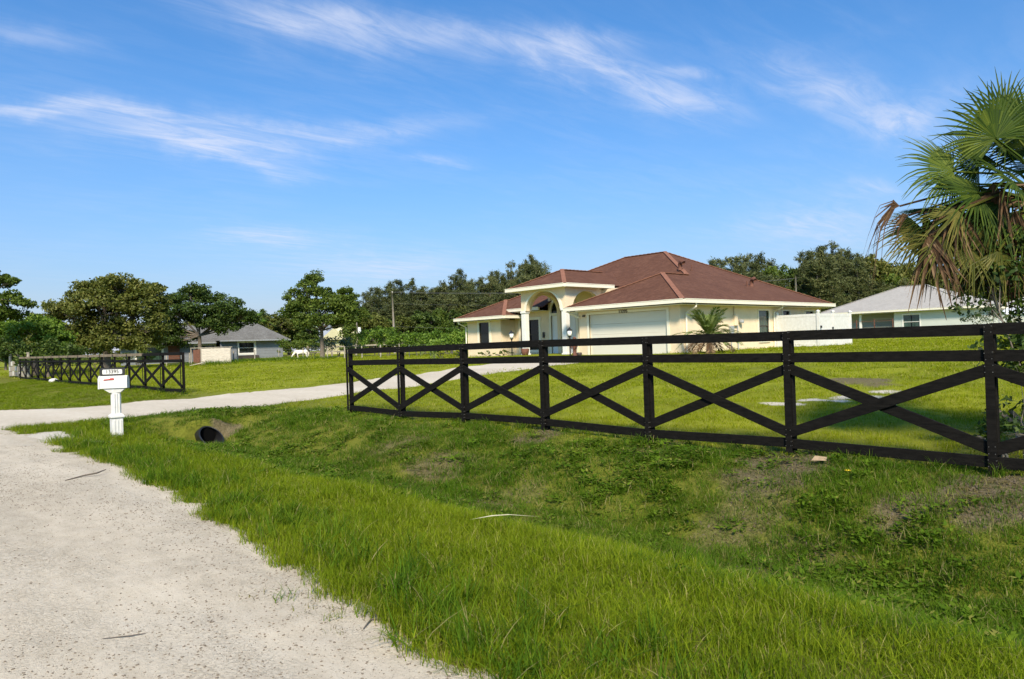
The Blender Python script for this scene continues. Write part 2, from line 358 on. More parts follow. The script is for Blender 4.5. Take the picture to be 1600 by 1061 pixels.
DR_X = [1.5, 2.7, 4, 6, 8.4, 10.6, 14, 17, 20.8, 23, 28.6]
DR_LO = [19.9, 20.3, 20.2, 20.0, 19.7, 19.8, 20.2, 20.5, 20.7, 20.3, 19.5]
DR_HI = [32, 28.6, 26.9, 26.6, 26.5, 25.5, 24.7, 25.0, 25.7, 25.5, 25.75]
def on_drive(X, Y):
    lo = np.interp(X, DR_X, DR_LO); hi = np.interp(X, DR_X, DR_HI); n = (fbm(X, Y, .9, 9) - .5) * .5
    return np.where((X > 1.5) & (X < 28.5), np.minimum(Y - lo, hi - Y) + n * (X < 24), -1.0)
def gz(X, Y):
    X = np.asarray(X, float); Y = np.asarray(Y, float)
    z = gz0(X, Y); rough = np.clip((X - 2.6) / 2, 0, 1) * np.clip((26 - X) / 3, 0, 1)
    z = z + rough * ((fbm(X, Y, .8, 1) - .5) * .14 + (fbm(X, Y, 2.6, 2) - .5) * .05) * np.clip(1 - on_drive(X, Y), 0, 1)
    z = z - .13 * np.exp(-((X - 6.2) / .38) ** 6) * sst(16.7, 17.0, Y) * (1 - sst(17.76, 17.84, Y))
    return z
def sink(X, Y): return .035 * sst(0.0, .30, np.maximum(on_road(X, Y), on_drive(X, Y)))
def gzs(X, Y): return gz(X, Y) - sink(X, Y)
def g(x, y): return float(gz(np.array([x]), np.array([y]))[0])

DIRT = [(8.0, 2.0, .75, .6, .8), (7.5, 2.6, .5, .4, .6), (8.2, 1.2, .8, .6, .85), (8.4, 8.6, .5, .5, .6), (8.5, 6.4, .5, .5, .55), (8.4, 4.3, .6, .6, .7), (7.9, 4.2, .8, .6, .55), (6.9, 4.0, .9, .5, .4),
        (17.1, 6.9, .75, .9, .8), (16.5, 6.2, .5, .5, .7), (6.7, 17.8, .4, .35, .8), (6.9, 9.3, .5, .8, .5), (7.2, 11.0, .6, .7, .45), (5.1, 5.4, .5, .7, .45),
        (6.3, 7.2, .8, .5, .35), (6.0, 3.2, 1.0, .5, .35), (10.6, 1.4, 1.2, 1.2, .7)]
SAND = [(13.3, 6.8, .28, .5, 1), (13.9, 6.3, .25, .6, 1), (14.6, 5.9, .28, .55, 1), (15.3, 5.5, .2, .5, .9), (3.3, 15.4, .3, .6, .8), (2.95, 17.2, .5, 1.2, .9), (5.6, 20.4, .8, .5, .6)]
def blobs(L_, X, Y, seed):
    w = np.zeros_like(np.asarray(X, float)); n = (fbm(X, Y, 3.0, seed, 4) - .5) * 1.5
    for x, y, a, b, s in L_:
        q = ((X - x) / a) ** 2 + ((Y - y) / b) ** 2; w = np.maximum(w, s * np.clip(1.35 - q + n, 0, 1))
    return w

def grid_sheet(name, xs, ys, zf, keep=None, extra=None):
    X, Y = np.meshgrid(xs, ys, indexing='ij'); Z = zf(X, Y); V = np.stack([X.ravel(), Y.ravel(), Z.ravel()], 1)
    nx, ny = X.shape; I = np.arange(nx * ny).reshape(nx, ny)
    Q = np.stack([I[:-1, :-1].ravel(), I[1:, :-1].ravel(), I[1:, 1:].ravel(), I[:-1, 1:].ravel()], 1)
    if keep is not None:
        k = keep(X, Y).ravel(); Q = Q[k[Q].any(1)]
        used = np.unique(Q); mp = -np.ones(len(V), int); mp[used] = np.arange(len(used)); V = V[used]; Q = mp[Q]
    ex = {k_: f(V[:, 0], V[:, 1]) for k_, f in (extra or {}).items()}
    return np_mesh(name, V, Q, None, True, ex)
def steps(*segs):
    out = []
    for a, b, d in segs: out += list(np.arange(a, b - 1e-6, d))
    return np.array(out + [segs[-1][1]])
XS = steps((-900, -60, 120), (-60, -6, 9), (-6, 1.5, 1.5), (1.5, 5.7, .14), (5.7, 6.74, .05), (6.74, 10, .14), (10, 20, .3), (20, 34, .7), (34, 60, 3), (60, 120, 12), (120, 1500, 140))
YS = steps((-900, -60, 120), (-60, -10, 10), (-10, -1, 1), (-1, 16.9, .16), (16.9, 18.2, .05), (18.2, 20, .16), (20, 34, .3), (34, 70, 1.5), (70, 120, 6), (120, 1500, 140))

def ground_mat():
    m, nt, b, out = new_mat('lawn_ground')
    p1 = nz(nt, .22, 4, 'World'); p2 = nz(nt, 2.2, 5, 'World'); p3 = nz(nt, 30, 5, 'World', (1, 1, .4), .7)
    sp = nt.nodes.new('ShaderNodeSeparateXYZ'); nt.links.new(nt.nodes.new('ShaderNodeNewGeometry').outputs['Position'], sp.inputs[0])
    lawn = rampc(nt, mth(nt, 'ADD', mth(nt, 'MULTIPLY', p1, .5), mth(nt, 'ADD', mth(nt, 'MULTIPLY', p2, .25), mth(nt, 'MULTIPLY', p3, .25))),
                 [(.36, (.110, .125, .006)), (.5, (.185, .205, .009)), (.64, (.27, .28, .02))])
    soil = rampc(nt, p3, [(.3, (.040, .042, .010)), (.7, (.100, .098, .030))])
    near = smooth(nt, sp.outputs['X'], 11.0, 8.6)
    base = mixc(nt, mth(nt, 'MULTIPLY', near, .55), lawn, soil)
    ad = nt.nodes.new('ShaderNodeAttribute'); ad.attribute_name = 'dirt'; asn = nt.nodes.new('ShaderNodeAttribute'); asn.attribute_name = 'sand'
    dirt = rampc(nt, p3, [(.25, (.050, .037, .022)), (.5, (.115, .088, .055)), (.75, (.22, .175, .12))])
    base = mixc(nt, mth(nt, 'MULTIPLY', smooth(nt, ad.outputs['Fac'], .1, .7), .85), base, dirt)
    base = mixc(nt, smooth(nt, asn.outputs['Fac'], .15, .55), base, rampc(nt, p3, [(.3, (.36, .32, .25)), (.7, (.62, .57, .48))]))
    nt.links.new(base, b.inputs['Base Color']); b.inputs['Roughness'].default_value = .95; b.inputs['Specular IOR Level'].default_value = .15
    bump(nt, b, mth(nt, 'ADD', p3, mth(nt, 'MULTIPLY', p2, 2.0)), .7, .03); return m
M['ground'] = ground_mat()
ground = link('ground', grid_sheet('ground', XS, YS, gzs, None, {'dirt': lambda x, y: blobs(DIRT, x, y, 21), 'sand': lambda x, y: blobs(SAND, x, y, 31)}), M['ground'])
tag(ground, kind='structure')

def sand_mat(name, light, mid, dark, specks=True):
    m, nt, b, out = new_mat(name)
    big = nz(nt, .35, 4, 'World', (2.2, .5, 1)); f = nz(nt, 55, 6, 'World', None, .75); md = nz(nt, 6, 5, 'World', (1.4, .7, 1))
    col = rampc(nt, mth(nt, 'ADD', mth(nt, 'MULTIPLY', big, .4), mth(nt, 'ADD', mth(nt, 'MULTIPLY', f, .3), mth(nt, 'MULTIPLY', md, .3))), [(.36, dark), (.5, mid), (.62, light)])
    h = mth(nt, 'ADD', f, mth(nt, 'MULTIPLY', md, 1.2))
    if specks:      # two compacted wheel tracks along the road, loose darker grit between them
        sx = nt.nodes.new('ShaderNodeSeparateXYZ'); nt.links.new(nt.nodes.new('ShaderNodeNewGeometry').outputs['Position'], sx.inputs[0])
        wob = mth(nt, 'ADD', sx.outputs['X'], mth(nt, 'MULTIPLY', nz(nt, .35, 2, 'World'), .5))
        tr_ = mth(nt, 'ABSOLUTE', mth(nt, 'SUBTRACT', mth(nt, 'ABSOLUTE', mth(nt, 'ADD', wob, .55)), 1.05)); trk = smooth(nt, tr_, .42, .08)
        grit = mth(nt, 'MULTIPLY', smooth(nt, mth(nt, 'ADD', nz(nt, 1.3, 5, 'World', (1.2, .35, 1)), mth(nt, 'MULTIPLY', trk, -.22)), .38, .66), mth(nt, 'MULTIPLY', smooth(nt, nz(nt, 42, 4, 'World', None, .8), .46, .62), .42))
        col = mixc(nt, grit, col, (.27, .222, .155)); h = mth(nt, 'ADD', h, mth(nt, 'MULTIPLY', grit, 2.0)); col = mixc(nt, mth(nt, 'MULTIPLY', trk, .35), col, (.57, .51, .415))
    if specks:
        sp = nt.nodes.new('ShaderNodeSeparateXYZ'); nt.links.new(nt.nodes.new('ShaderNodeNewGeometry').outputs['Position'], sp.inputs[0])
        for sc, th in ((75, .28), (34, .16), (150, .3)):
            v = nt.nodes.new('ShaderNodeTexVoronoi'); v.inputs['Scale'].default_value = sc
            nt.links.new(nt.nodes.new('ShaderNodeNewGeometry').outputs['Position'], v.inputs['Vector'])
            pick = nt.nodes.new('ShaderNodeSeparateColor'); nt.links.new(v.outputs['Color'], pick.inputs[0])
            wheel = smooth(nt, nz(nt, .9, 3, 'World', (1.6, .25, 1)), .40, .62)
            spk = mth(nt, 'MULTIPLY', smooth(nt, v.outputs['Distance'], th, th * .7), mth(nt, 'GREATER_THAN', mth(nt, 'ADD', pick.outputs[0], mth(nt, 'MULTIPLY', wheel, .33)), .92))
            col = mixc(nt, mth(nt, 'MULTIPLY', spk, .8), col, (.14, .115, .09)); h = mth(nt, 'SUBTRACT', h, mth(nt, 'MULTIPLY', spk, .8))
    nt.links.new(col, b.inputs['Base Color']); b.inputs['Roughness'].default_value = .95; b.inputs['Specular IOR Level'].default_value = .15
    bump(nt, b, h, .6, .012); return m
M['road'] = sand_mat('shell_rock_road', (.555, .490, .390), (.49, .425, .328), (.39, .332, .248))
M['drive'] = sand_mat('driveway_marl', (.55, .49, .40), (.48, .42, .33), (.40, .345, .265), False)
def road_z(X, Y): return gz(X, Y) + .012 + (fbm(X, Y, 1.1, 41) - .5) * .03 + (fbm(X, Y, 5, 42) - .5) * .012 - .06 * sst(.12, -.30, on_road(X, Y)) - .008
road = link('road', grid_sheet('road', steps((-4.4, 0, .5), (0, 3.6, .06)), steps((-60, 0, 4), (0, 22, .09), (22, 40, .5), (40, 160, 5)), road_z, lambda X, Y: on_road(X, Y) > -.36), M['road'])
tag(road, kind='structure')
def drive_z(X, Y): return gz(X, Y) + .008 + (fbm(X, Y, 1.1, 43) - .5) * .03 - .06 * sst(.12, -.3, on_drive(X, Y)) - .008
drv = link('driveway', grid_sheet('driveway', steps((1.6, 24.0, .2)), steps((16, 33, .2)), drive_z, lambda X, Y: on_drive(X, Y) > -.3), M['drive'])
tag(drv, kind='structure')
# ------------------------------------------------------------------ main house
ZB, ZE = .85, 3.2            # ground level at the walls, soffit
house = thing('house', 'pale yellow single storey house with reddish brown hip roof and arched entry porch', 'house', (34, 27, ZB))
def fbox(mb, face, p, s0, s1, z0, z1, d0, d1):
    # a box on a wall plane: face 'x' looks to -X (plane X = p, s along Y); face 'y' looks to -Y (plane Y = p, s along X); d is the distance outwards
    if face == 'x': return mb.box(p - d1, p - d0, s0, s1, z0, z1)
    return mb.box(s0, s1, p - d1, p - d0, z0, z1)
def wall(face, p, s0, s1, z0, z1, holes=(), th=.2):
    mb = MB(); ss = sorted({s0, s1, *[h[0] for h in holes], *[h[1] for h in holes]}); zz = sorted({z0, z1, *[h[2] for h in holes], *[h[3] for h in holes]})
    for a, b in zip(ss, ss[1:]):
        run = None
        for c, d in zip(zz, zz[1:]):
            hole = any(h[0] <= a and b <= h[1] and h[2] <= c and d <= h[3] for h in holes)
            if not hole: run = (run[0], d) if run else (c, d)
            if hole or d == zz[-1]:
                if run: fbox(mb, face, p, a, b, run[0], run[1], -th, 0)
                run = None
    return mb
def window(parent, face, p, s0, s1, z0, z1, frame=.12, rails=1, mull=0, glass='glass', trim='trim', sash='dark_metal', vis=True):
    f = MB()
    fbox(f, face, p, s0 - frame, s0, z0 - frame, z1 + frame, -.02, .04); fbox(f, face, p, s1, s1 + frame, z0 - frame, z1 + frame, -.02, .04)
    fbox(f, face, p, s0, s1, z1, z1 + frame, -.02, .038); fbox(f, face, p, s0, s1, z0 - frame, z0, -.02, .06)
    w = f.build('window', M[trim], parent)
    n = mull + 1; ws = (s1 - s0) / n; k = MB()
    for i in range(n):
        a = s0 + i * ws; b = a + ws
        for j in range(rails + 1):
            c = z0 + (z1 - z0) * j / (rails + 1); d = z0 + (z1 - z0) * (j + 1) / (rails + 1)
            pm = MB(); fbox(pm, face, p, a + .03, b - .03, c + .03, d - .03, -.09 + .02 * j, -.07 + .02 * j); pm.build('pane', M[glass], w)
        for q in (a, b): fbox(k, face, p, max(s0, q - .03), min(s1, q + .03), z0, z1, -.12, -.03)
    for j in range(rails + 2):
        c = z0 + (z1 - z0) * j / (rails + 1); fbox(k, face, p, s0, s1, max(z0, c - .03), min(z1, c + .03), -.118, -.028)
    k.build('sash', M[sash], w)
    return w
def hip(mb, x0, x1, y0, y1, z, r0, r1, th=.03):
    # r0, r1: the ridge ends. The eave rectangle closes below
    V = [(x0, y0, z), (x1, y0, z), (x1, y1, z), (x0, y1, z), r0, r1]
    if abs(r1[0] - r0[0]) >= abs(r1[1] - r0[1]): F = [(0, 1, 5, 4), (2, 3, 4, 5), (3, 0, 4), (1, 2, 5)]      # ridge along X, r0 at x0
    else: F = [(1, 2, 5, 4), (3, 0, 4, 5), (0, 1, 4), (2, 3, 5)]                                             # ridge along Y, r0 at y0
    V += [(x0, y0, z - th), (x1, y0, z - th), (x1, y1, z - th), (x0, y1, z - th)]
    F += [(6, 9, 8, 7), (0, 6, 7, 1), (1, 7, 8, 2), (2, 8, 9, 3), (3, 9, 6, 0)]
    return mb.add(V, F)
def caps(parent, pairs, mat='ridge'):
    mb = MB()
    for a, b in pairs:
        a = Vector(a); b = Vector(b); n = max(4, int((b - a).length / .3)); d = (b - a) / n
        for i in range(n): mb.bar(a + d * i + Vector((0, 0, .012)), a + d * (i + 1.06) + Vector((0, 0, .03)), .24, .035)
    return mb.build('ridge_cap', M[mat], parent)
def gutter(parent, a, b, z1, w=.14, h=.19):
    mb = MB(); a = Vector((*a, z1 - h / 2)); b = Vector((*b, z1 - h / 2)); mb.bar(a, b, w, h); mb.bar(a + Vector((0, 0, h / 2 - .012)), b + Vector((0, 0, h / 2 - .012)), w + .03, .03)
    return mb.build('gutter', M['trim'], parent)
GX0, GY0, GY1 = 28.5, 19.4, 25.75
# walls
gd = (20.15, 25.05, ZB, 3.02)
wall('x', GX0, GY0, GY1, ZB - .5, ZE, [(gd[0], gd[1], ZB - .5, gd[3])]).build('wall', M['stucco'], house)
side_holes = [(35.75, 36.85, 1.35, 3.0), (38.45, 39.25, 2.72, 3.0), (41.25, 42.25, 2.72, 3.0)]
wall('y', GY0, GX0 + .2, 43.3, ZB - .5, ZE, side_holes).build('wall', M['stucco'], house)
for q in ((28.7, 32.0, 25.55, 25.75), (43.1, 43.3, 19.6, 37.8)): mb = MB(); mb.box(*q, ZB - .5, ZE); mb.build('wall', M['stucco'], house)
EX = 32.0                                                   # entry wall
wall('x', EX, 25.75, 31.5, ZB - .5, 4.62, [(29.15, 31.25, ZB - .5, 4.45)]).build('wall', M['stucco'], house)
wall('x', EX, 31.5, 34.6, ZB - .5, 3.62, [(32.35, 34.05, 1.2, 3.12)]).build('wall', M['stucco'], house)
LX = 30.75                                                  # left wing
wall('x', LX, 34.6, 38.0, ZB - .5, ZE, [(35.75, 36.75, 1.72, 3.1)]).build('wall', M['stucco'], house)
mb = MB(); mb.box(LX + .2, EX - .003, 34.6, 34.8, ZB - .5, ZE); mb.box(LX + .2, 43.1, 37.8, 38.0, ZB - .5, ZE); mb.build('wall', M['stucco'], house)
# garage door of four panels in a white casing
gdr = MB(); fbox(gdr, 'x', GX0, gd[0] - .14, gd[0], ZB, gd[3] + .12, -.05, .035); fbox(gdr, 'x', GX0, gd[1], gd[1] + .14, ZB, gd[3] + .12, -.05, .035); fbox(gdr, 'x', GX0, gd[0], gd[1], gd[3], gd[3] + .12, -.05, .033)
gdr = gdr.build('garage_door', M['trim'], house)
for k in range(4):
    a = ZB + .06 + k * (gd[3] - ZB - .06) / 4; b = a + (gd[3] - ZB - .06) / 4 - .008
    mb = MB(); fbox(mb, 'x', GX0, gd[0], gd[1], a, b, -.13, -.10)
    mb.build('panel', M['garage'], gdr)
text_mesh('house_number', '13395', .23, M['terracotta'], house, (GX0 - .05, 22.75, gd[3] + .05), (0, -1, 0), (0, 0, 1), .008)
# windows
window(house, 'y', GY0, 35.75, 36.85, 1.35, 3.0, .07, 1, 0, 'glass_green')
window(house, 'y', GY0, 38.45, 39.25, 2.72, 3.0, .06, 0); window(house, 'y', GY0, 41.25, 42.25, 2.72, 3.0, .06, 0)
window(house, 'x', LX, 35.75, 36.75, 1.72, 3.1, .17, 1)
window(house, 'x', EX, 32.35, 34.05, 1.2, 3.12, .17, 1, 1)
# entry: double doors below an arched transom
YC, DW = 30.2, 1.05
def arch_band(face_x, yc, r0, r1, zs, rise0, rise1, d, n=20):
    mb = MB(); V = []
    for i in range(n + 1):
        t = math.pi * i / n
        for (r, h) in ((r0, rise0), (r1, rise1)):
            for x in (face_x - d, face_x + .02): V.append((x, yc - math.cos(t) * r, zs + math.sin(t) * h))
    F = []
    for i in range(n):
        a = i * 4; b = a + 4; F += [(a, b, b + 2, a + 2), (a + 1, a + 3, b + 3, b + 1), (a, a + 1, b + 1, b), (a + 2, b + 2, b + 3, a + 3)]
    return mb.add(V, F)
ent = MB(); fbox(ent, 'x', EX, YC - DW - .16, YC - DW, ZB, 3.45, -.05, .05); fbox(ent, 'x', EX, YC + DW, YC + DW + .16, ZB, 3.45, -.05, .05); fbox(ent, 'x', EX, YC - DW, YC + DW, 3.30, 3.45, -.05, .048)
ent = ent.build('door_casing', M['trim'], house)
arch_band(EX, YC, DW, DW + .16, 3.45, .98, 1.14, .05).build('arch_trim', M['trim'], ent)
mb = MB(); V = [(EX + .06, YC, 3.452)]; n = 20
for i in range(n + 1): t = math.pi * i / n; V.append((EX + .06, YC - math.cos(t) * DW, 3.452 + math.sin(t) * .98))
V += [(x + .03, y, z) for x, y, z in V]; mb.add(V, [(0, i + 1, i + 2) for i in range(n)] + [(n + 2, n + 4 + i, n + 3 + i) for i in range(n)]); mb.build('transom_pane', M['glass'], ent)
# spandrel closing the square hole outside the arch
mb = MB(); V = []; F = []
for i in range(n + 1):
    t = math.pi * i / n; y = YC - math.cos(t) * (DW + .02); V += [(EX + .04, y, 3.45 + math.sin(t) * 1.0), (EX + .04, y, 4.64)]
for i in range(n): F.append((2 * i, 2 * i + 2, 2 * i + 3, 2 * i + 1))
mb.add(V, F); mb.build('spandrel', M['stucco'], house)
for a, b, hs in ((YC - DW, YC - .006, -.1), (YC + .006, YC + DW, .1)):
    mb = MB(); fbox(mb, 'x', EX, a, b, ZB + .1, 3.30, -.12, -.07)
    for z0, z1 in ((1.05, 1.65), (1.8, 3.15)):
        for s in (a + .12, a + .56): fbox(mb, 'x', EX, s, s + .36, z0, z1, -.07, -.055)
    d = mb.build('door', M['door'], house)
    hb = MB(); y = YC + hs; fbox(hb, 'x', EX, y - .03, y + .03, 1.75, 2.15, -.07, -.02); fbox(hb, 'x', EX, y - .03, y + .03, 2.25, 2.36, -.07, -.03); hb.build('handle', M['dark_metal'], d)
mb = MB(); fbox(mb, 'x', EX, 31.85, 31.97, 1.95, 2.3, 0, .1); mb.build('wall_lamp', M['dark_metal'], house)
# porch: two columns, arched front, open sides
PX, CY0, CY1, ZS = 29.0, 27.2, 30.45, 3.5
for y in (CY0, CY1):
    mb = MB(); mb.box(PX - .16, PX + .16, y - .16, y + .16, ZB - .3, ZS - .1); mb.box(PX - .2, PX + .2, y - .2, y + .2, ZS - .12, ZS); mb.box(PX - .2, PX + .2, y - .2, y + .2, ZB - .3, ZB + .18); mb.build('column', M['white_paint'], house, bevel=.012)
def arch_panel(axis, p, s0, s1, sc, r, zs, rise, z1, th, n=20):
    # a wall panel from s0 to s1 above zs with an arched opening of half width r
    mb = MB(); P = [(s0, zs, z1)]
    for i in range(n + 1): t = math.pi * i / n; P.append((sc - math.cos(t) * r, zs + math.sin(t) * rise, z1))
    P.append((s1, zs, z1)); V = []
    for s, a, b in P:
        for d in (0, th):
            for z in (a, b): V.append((p + d, s, z) if axis == 'x' else (s, p + d, z))
    F = []
    for i in range(len(P) - 1):
        a = i * 4; b = a + 4; F += [(a, b, b + 1, a + 1), (a + 2, a + 3, b + 3, b + 2), (a, a + 2, b + 2, b), (a + 1, b + 1, b + 3, a + 3)]
    F += [(0, 1, 3, 2), (len(V) - 4, len(V) - 2, len(V) - 1, len(V) - 3)]
    return mb.add(V, F)
arch_panel('x', PX - .14, CY0 - .16, CY1 + .16, (CY0 + CY1) / 2, 1.36, ZS, 1.1, 4.66, .28).build('porch_arch', M['stucco'], house)
arch_band(PX - .14, (CY0 + CY1) / 2, 1.36, 1.54, ZS, 1.1, 1.145, .035).build('arch_trim', M['trim'], house)
arch_panel('y', CY0 - .14, PX + .141, EX, 30.65, 1.2, ZS, 1.0, 4.66, .26).build('porch_arch', M['stucco'], house)
arch_panel('y', CY1 - .12, PX + .141, EX, 30.65, 1.2, ZS, 1.0, 4.66, .26).build('porch_arch', M['stucco'], house)
for a, b in ((CY0 - .14, CY0 + .12), (CY1 - .12, CY1 + .14)): mb = MB(); mb.box(31.85, EX - .003, a, b, ZB - .3, ZS); mb.build('pilaster', M['stucco'], house)
# roofs
PITCH = .46
zn = 3.43 + (32.12 - 30.35) * 3.75 / 7.85      # the front eave steps back over the entry
out_ = [(30.35, 18.85, 3.43), (43.8, 18.85, 3.43), (43.8, 38.6, 3.43), (30.35, 38.6, 3.43), (30.35, 34.6, 3.43), (32.12, 34.6, zn), (32.12, 26.2, zn), (30.35, 26.2, 3.43)]
V = out_ + [(x, y, z - .04) for x, y, z in out_] + [(38.2, 27.0, 7.18), (38.2, 30.2, 7.18)]
F = [(0, 1, 16), (1, 2, 17, 16), (2, 3, 17), (0, 16, 17, 3, 4, 5, 6, 7)] + [(i, 8 + i, 8 + (i + 1) % 8, (i + 1) % 8) for i in range(8)] + [(8, 15, 14, 9), (9, 14, 13, 10), (13, 12, 11, 10)]
mr = MB().add(V, F).build('roof', M['shingle'], house)
caps(mr, [((33.95, 22.59, 5.15), (38.2, 27, 7.18)), ((38.2, 27, 7.18), (38.2, 30.2, 7.18)), ((38.2, 30.2, 7.18), (30.35, 38.6, 3.43)), ((43.8, 18.85, 3.43), (38.2, 27, 7.18))])
gr = hip(MB(), 27.9, 38.0, 18.843, 26.25, 3.43, (31.6, 22.546, 5.13), (36.0, 22.546, 5.13)).build('roof', M['shingle'], house)
caps(gr, [((27.9, 18.85, 3.43), (31.6, 22.546, 5.13)), ((27.9, 26.25, 3.43), (31.6, 22.546, 5.13)), ((31.6, 22.546, 5.13), (34.0, 22.546, 5.13))])
pr = hip(MB(), 28.5, 37.0, 26.75, 31.4, 4.84, (30.82, 29.075, 5.9), (35.5, 29.075, 5.9)).build('roof', M['shingle'], house)
caps(pr, [((28.5, 26.75, 4.84), (30.82, 29.075, 5.9)), ((28.5, 31.4, 4.84), (30.82, 29.075, 5.9)), ((30.82, 29.075, 5.9), (34.4, 29.075, 5.9))])
lr = hip(MB(), 30.2, 37.5, 33.65, 38.607, 3.433, (32.65, 36.13, 4.6), (36.5, 36.13, 4.6)).build('roof', M['shingle'], house)
caps(lr, [((30.2, 33.65, 3.44), (32.65, 36.13, 4.6)), ((30.2, 38.6, 3.44), (32.65, 36.13, 4.6)), ((32.65, 36.13, 4.6), (33.6, 36.13, 4.6))])
# roof over the recessed entry window (higher eave)
mb = MB(); mb.add([(31.25, 31.2, 3.86), (31.25, 34.6, 3.86), (34.5, 34.0, 5.42), (34.5, 31.2, 5.42), (31.25, 31.2, 3.82), (31.25, 34.6, 3.82), (34.5, 34.0, 5.38), (34.5, 31.2, 5.38)],
    [(0, 3, 2, 1), (4, 5, 6, 7), (0, 1, 5, 4), (1, 2, 6, 5), (2, 3, 7, 6), (3, 0, 4, 7)]); mb.build('roof', M['shingle'], house)
# soffits and gutters
mb = MB(); mb.box(27.95, 28.5, 18.9, 26.2, ZE - .004, ZE + .02); mb.box(28.5, 43.75, 18.9, 19.4, ZE - .004, ZE + .02); mb.box(30.25, LX, 33.7, 38.55, ZE - .004, ZE + .02); mb.box(28.52, EX + .1, 26.78, 31.38, 4.66, 4.69); mb.box(31.3, EX, 31.4, 34.6, 3.62, 3.645); mb.build('soffit', M['trim'], house)
gutter(house, (27.86, 18.74), (27.86, 26.25), 3.45); gutter(house, (27.94, 18.78), (43.8, 18.78), 3.452)
gutter(house, (30.13, 33.6), (30.13, 38.65), 3.45); gutter(house, (30.2, 33.58), (31.9, 33.58), 3.452); gutter(house, (30.2, 38.68), (43.0, 38.68), 3.452)
gutter(house, (28.43, 26.7), (28.43, 31.45), 4.86, .14, .2); gutter(house, (28.5, 26.68), (32.6, 26.68), 4.862, .14, .2); gutter(house, (28.5, 31.47), (33.0, 31.47), 4.862, .14, .2)
gutter(house, (31.2, 31.5), (31.2, 34.55), 3.87)
# downspouts
def spout(pts): MB().tube(pts, .05, 6).build('downspout', M['trim'], house)
spout([(28.95, 18.8, 3.28), (28.95, 18.82, 3.1), (28.9, 19.33, 2.85), (28.85, 19.33, .95)])
spout([(30.2, 38.3, 3.28), (30.25, 38.3, 3.1), (30.7, 38.1, 2.85), (30.7, 38.1, .95)])
spout([(37.35, 18.82, 3.28), (37.35, 18.85, 3.15), (37.35, 19.33, 2.95), (37.35, 19.33, .95)])
spout([(28.0, 26.15, 3.28), (28.1, 26.0, 3.12), (28.4, 25.8, 2.95), (28.42, 25.65, 2.9)])
# electric meter boxes, pipes on the side wall
mb = MB(); fbox(mb, 'y', GY0, 33.15, 33.4, 2.2, 2.75, 0, .14); fbox(mb, 'y', GY0, 33.22, 33.3, 2.75, 3.18, .02, .07); mb.build('electric_box', M['stucco'], house, bevel=.01)
mb = MB(); fbox(mb, 'y', GY0, 32.7, 33.0, 1.75, 2.2, 0, .16); mb.tube([(33.5, GY0 - .06, 2.3), (33.5, GY0 - .06, .9)], .035, 6); mb.tube([(32.85, GY0 - .06, 1.75), (32.85, GY0 - .06, .9)], .03, 6); mb.build('meter_box', M['galv'], house, bevel=.01)
mb = MB(); mb.lathe([(.11, 0), (.13, .05), (.13, .14), (.09, .18)], (33.75, GY0 - .14, 2.32), 10); mb.build('meter_dial', M['galv'], house)
mb = MB(); fbox(mb, 'x', GX0, 25.32, 25.42, 2.93, 3.03, 0, .12); mb.build('security_camera', M['dark_metal'], house)
# roof vents
def vent(x, y, s):
    z = 3.43 + PITCH * (y - 18.85); mb = MB(); mb.tube([(x, y, z - .05), (x, y, z + .3 * s), (x - .02, y - .06 * s, z + .42 * s), (x - .05, y - .2 * s, z + .45 * s), (x - .07, y - .3 * s, z + .36 * s)], [.13 * s, .13 * s, .15 * s, .15 * s, .14 * s], 8); mb.build('roof_vent', M['rust'], house, True)
vent(34.6, 23.45, .95); vent(38.6, 21.3, .9)
mb = MB(); mb.tube([(35.6, 23.35, 5.4), (35.6, 23.35, 5.85)], .05, 6); mb.build('vent_pipe', M['rust'], house)
mb = MB(); mb.tube([(37.9, 21.2, 4.4), (37.9, 21.2, 4.8)], .05, 6); mb.build('vent_pipe', M['rust'], house)
# concrete apron, porch slab
mb = MB(); mb.box(23.6, 28.6, 19.7, 25.8, .5, .86); o = mb.build('concrete_apron', M['concrete'], None, bevel=.01); tag(o, kind='structure')
mb = MB(); mb.box(26.6, 32.1, 25.82, 31.4, .5, .88); o = mb.build('porch_slab', M['concrete'], None, bevel=.01); tag(o, kind='structure')

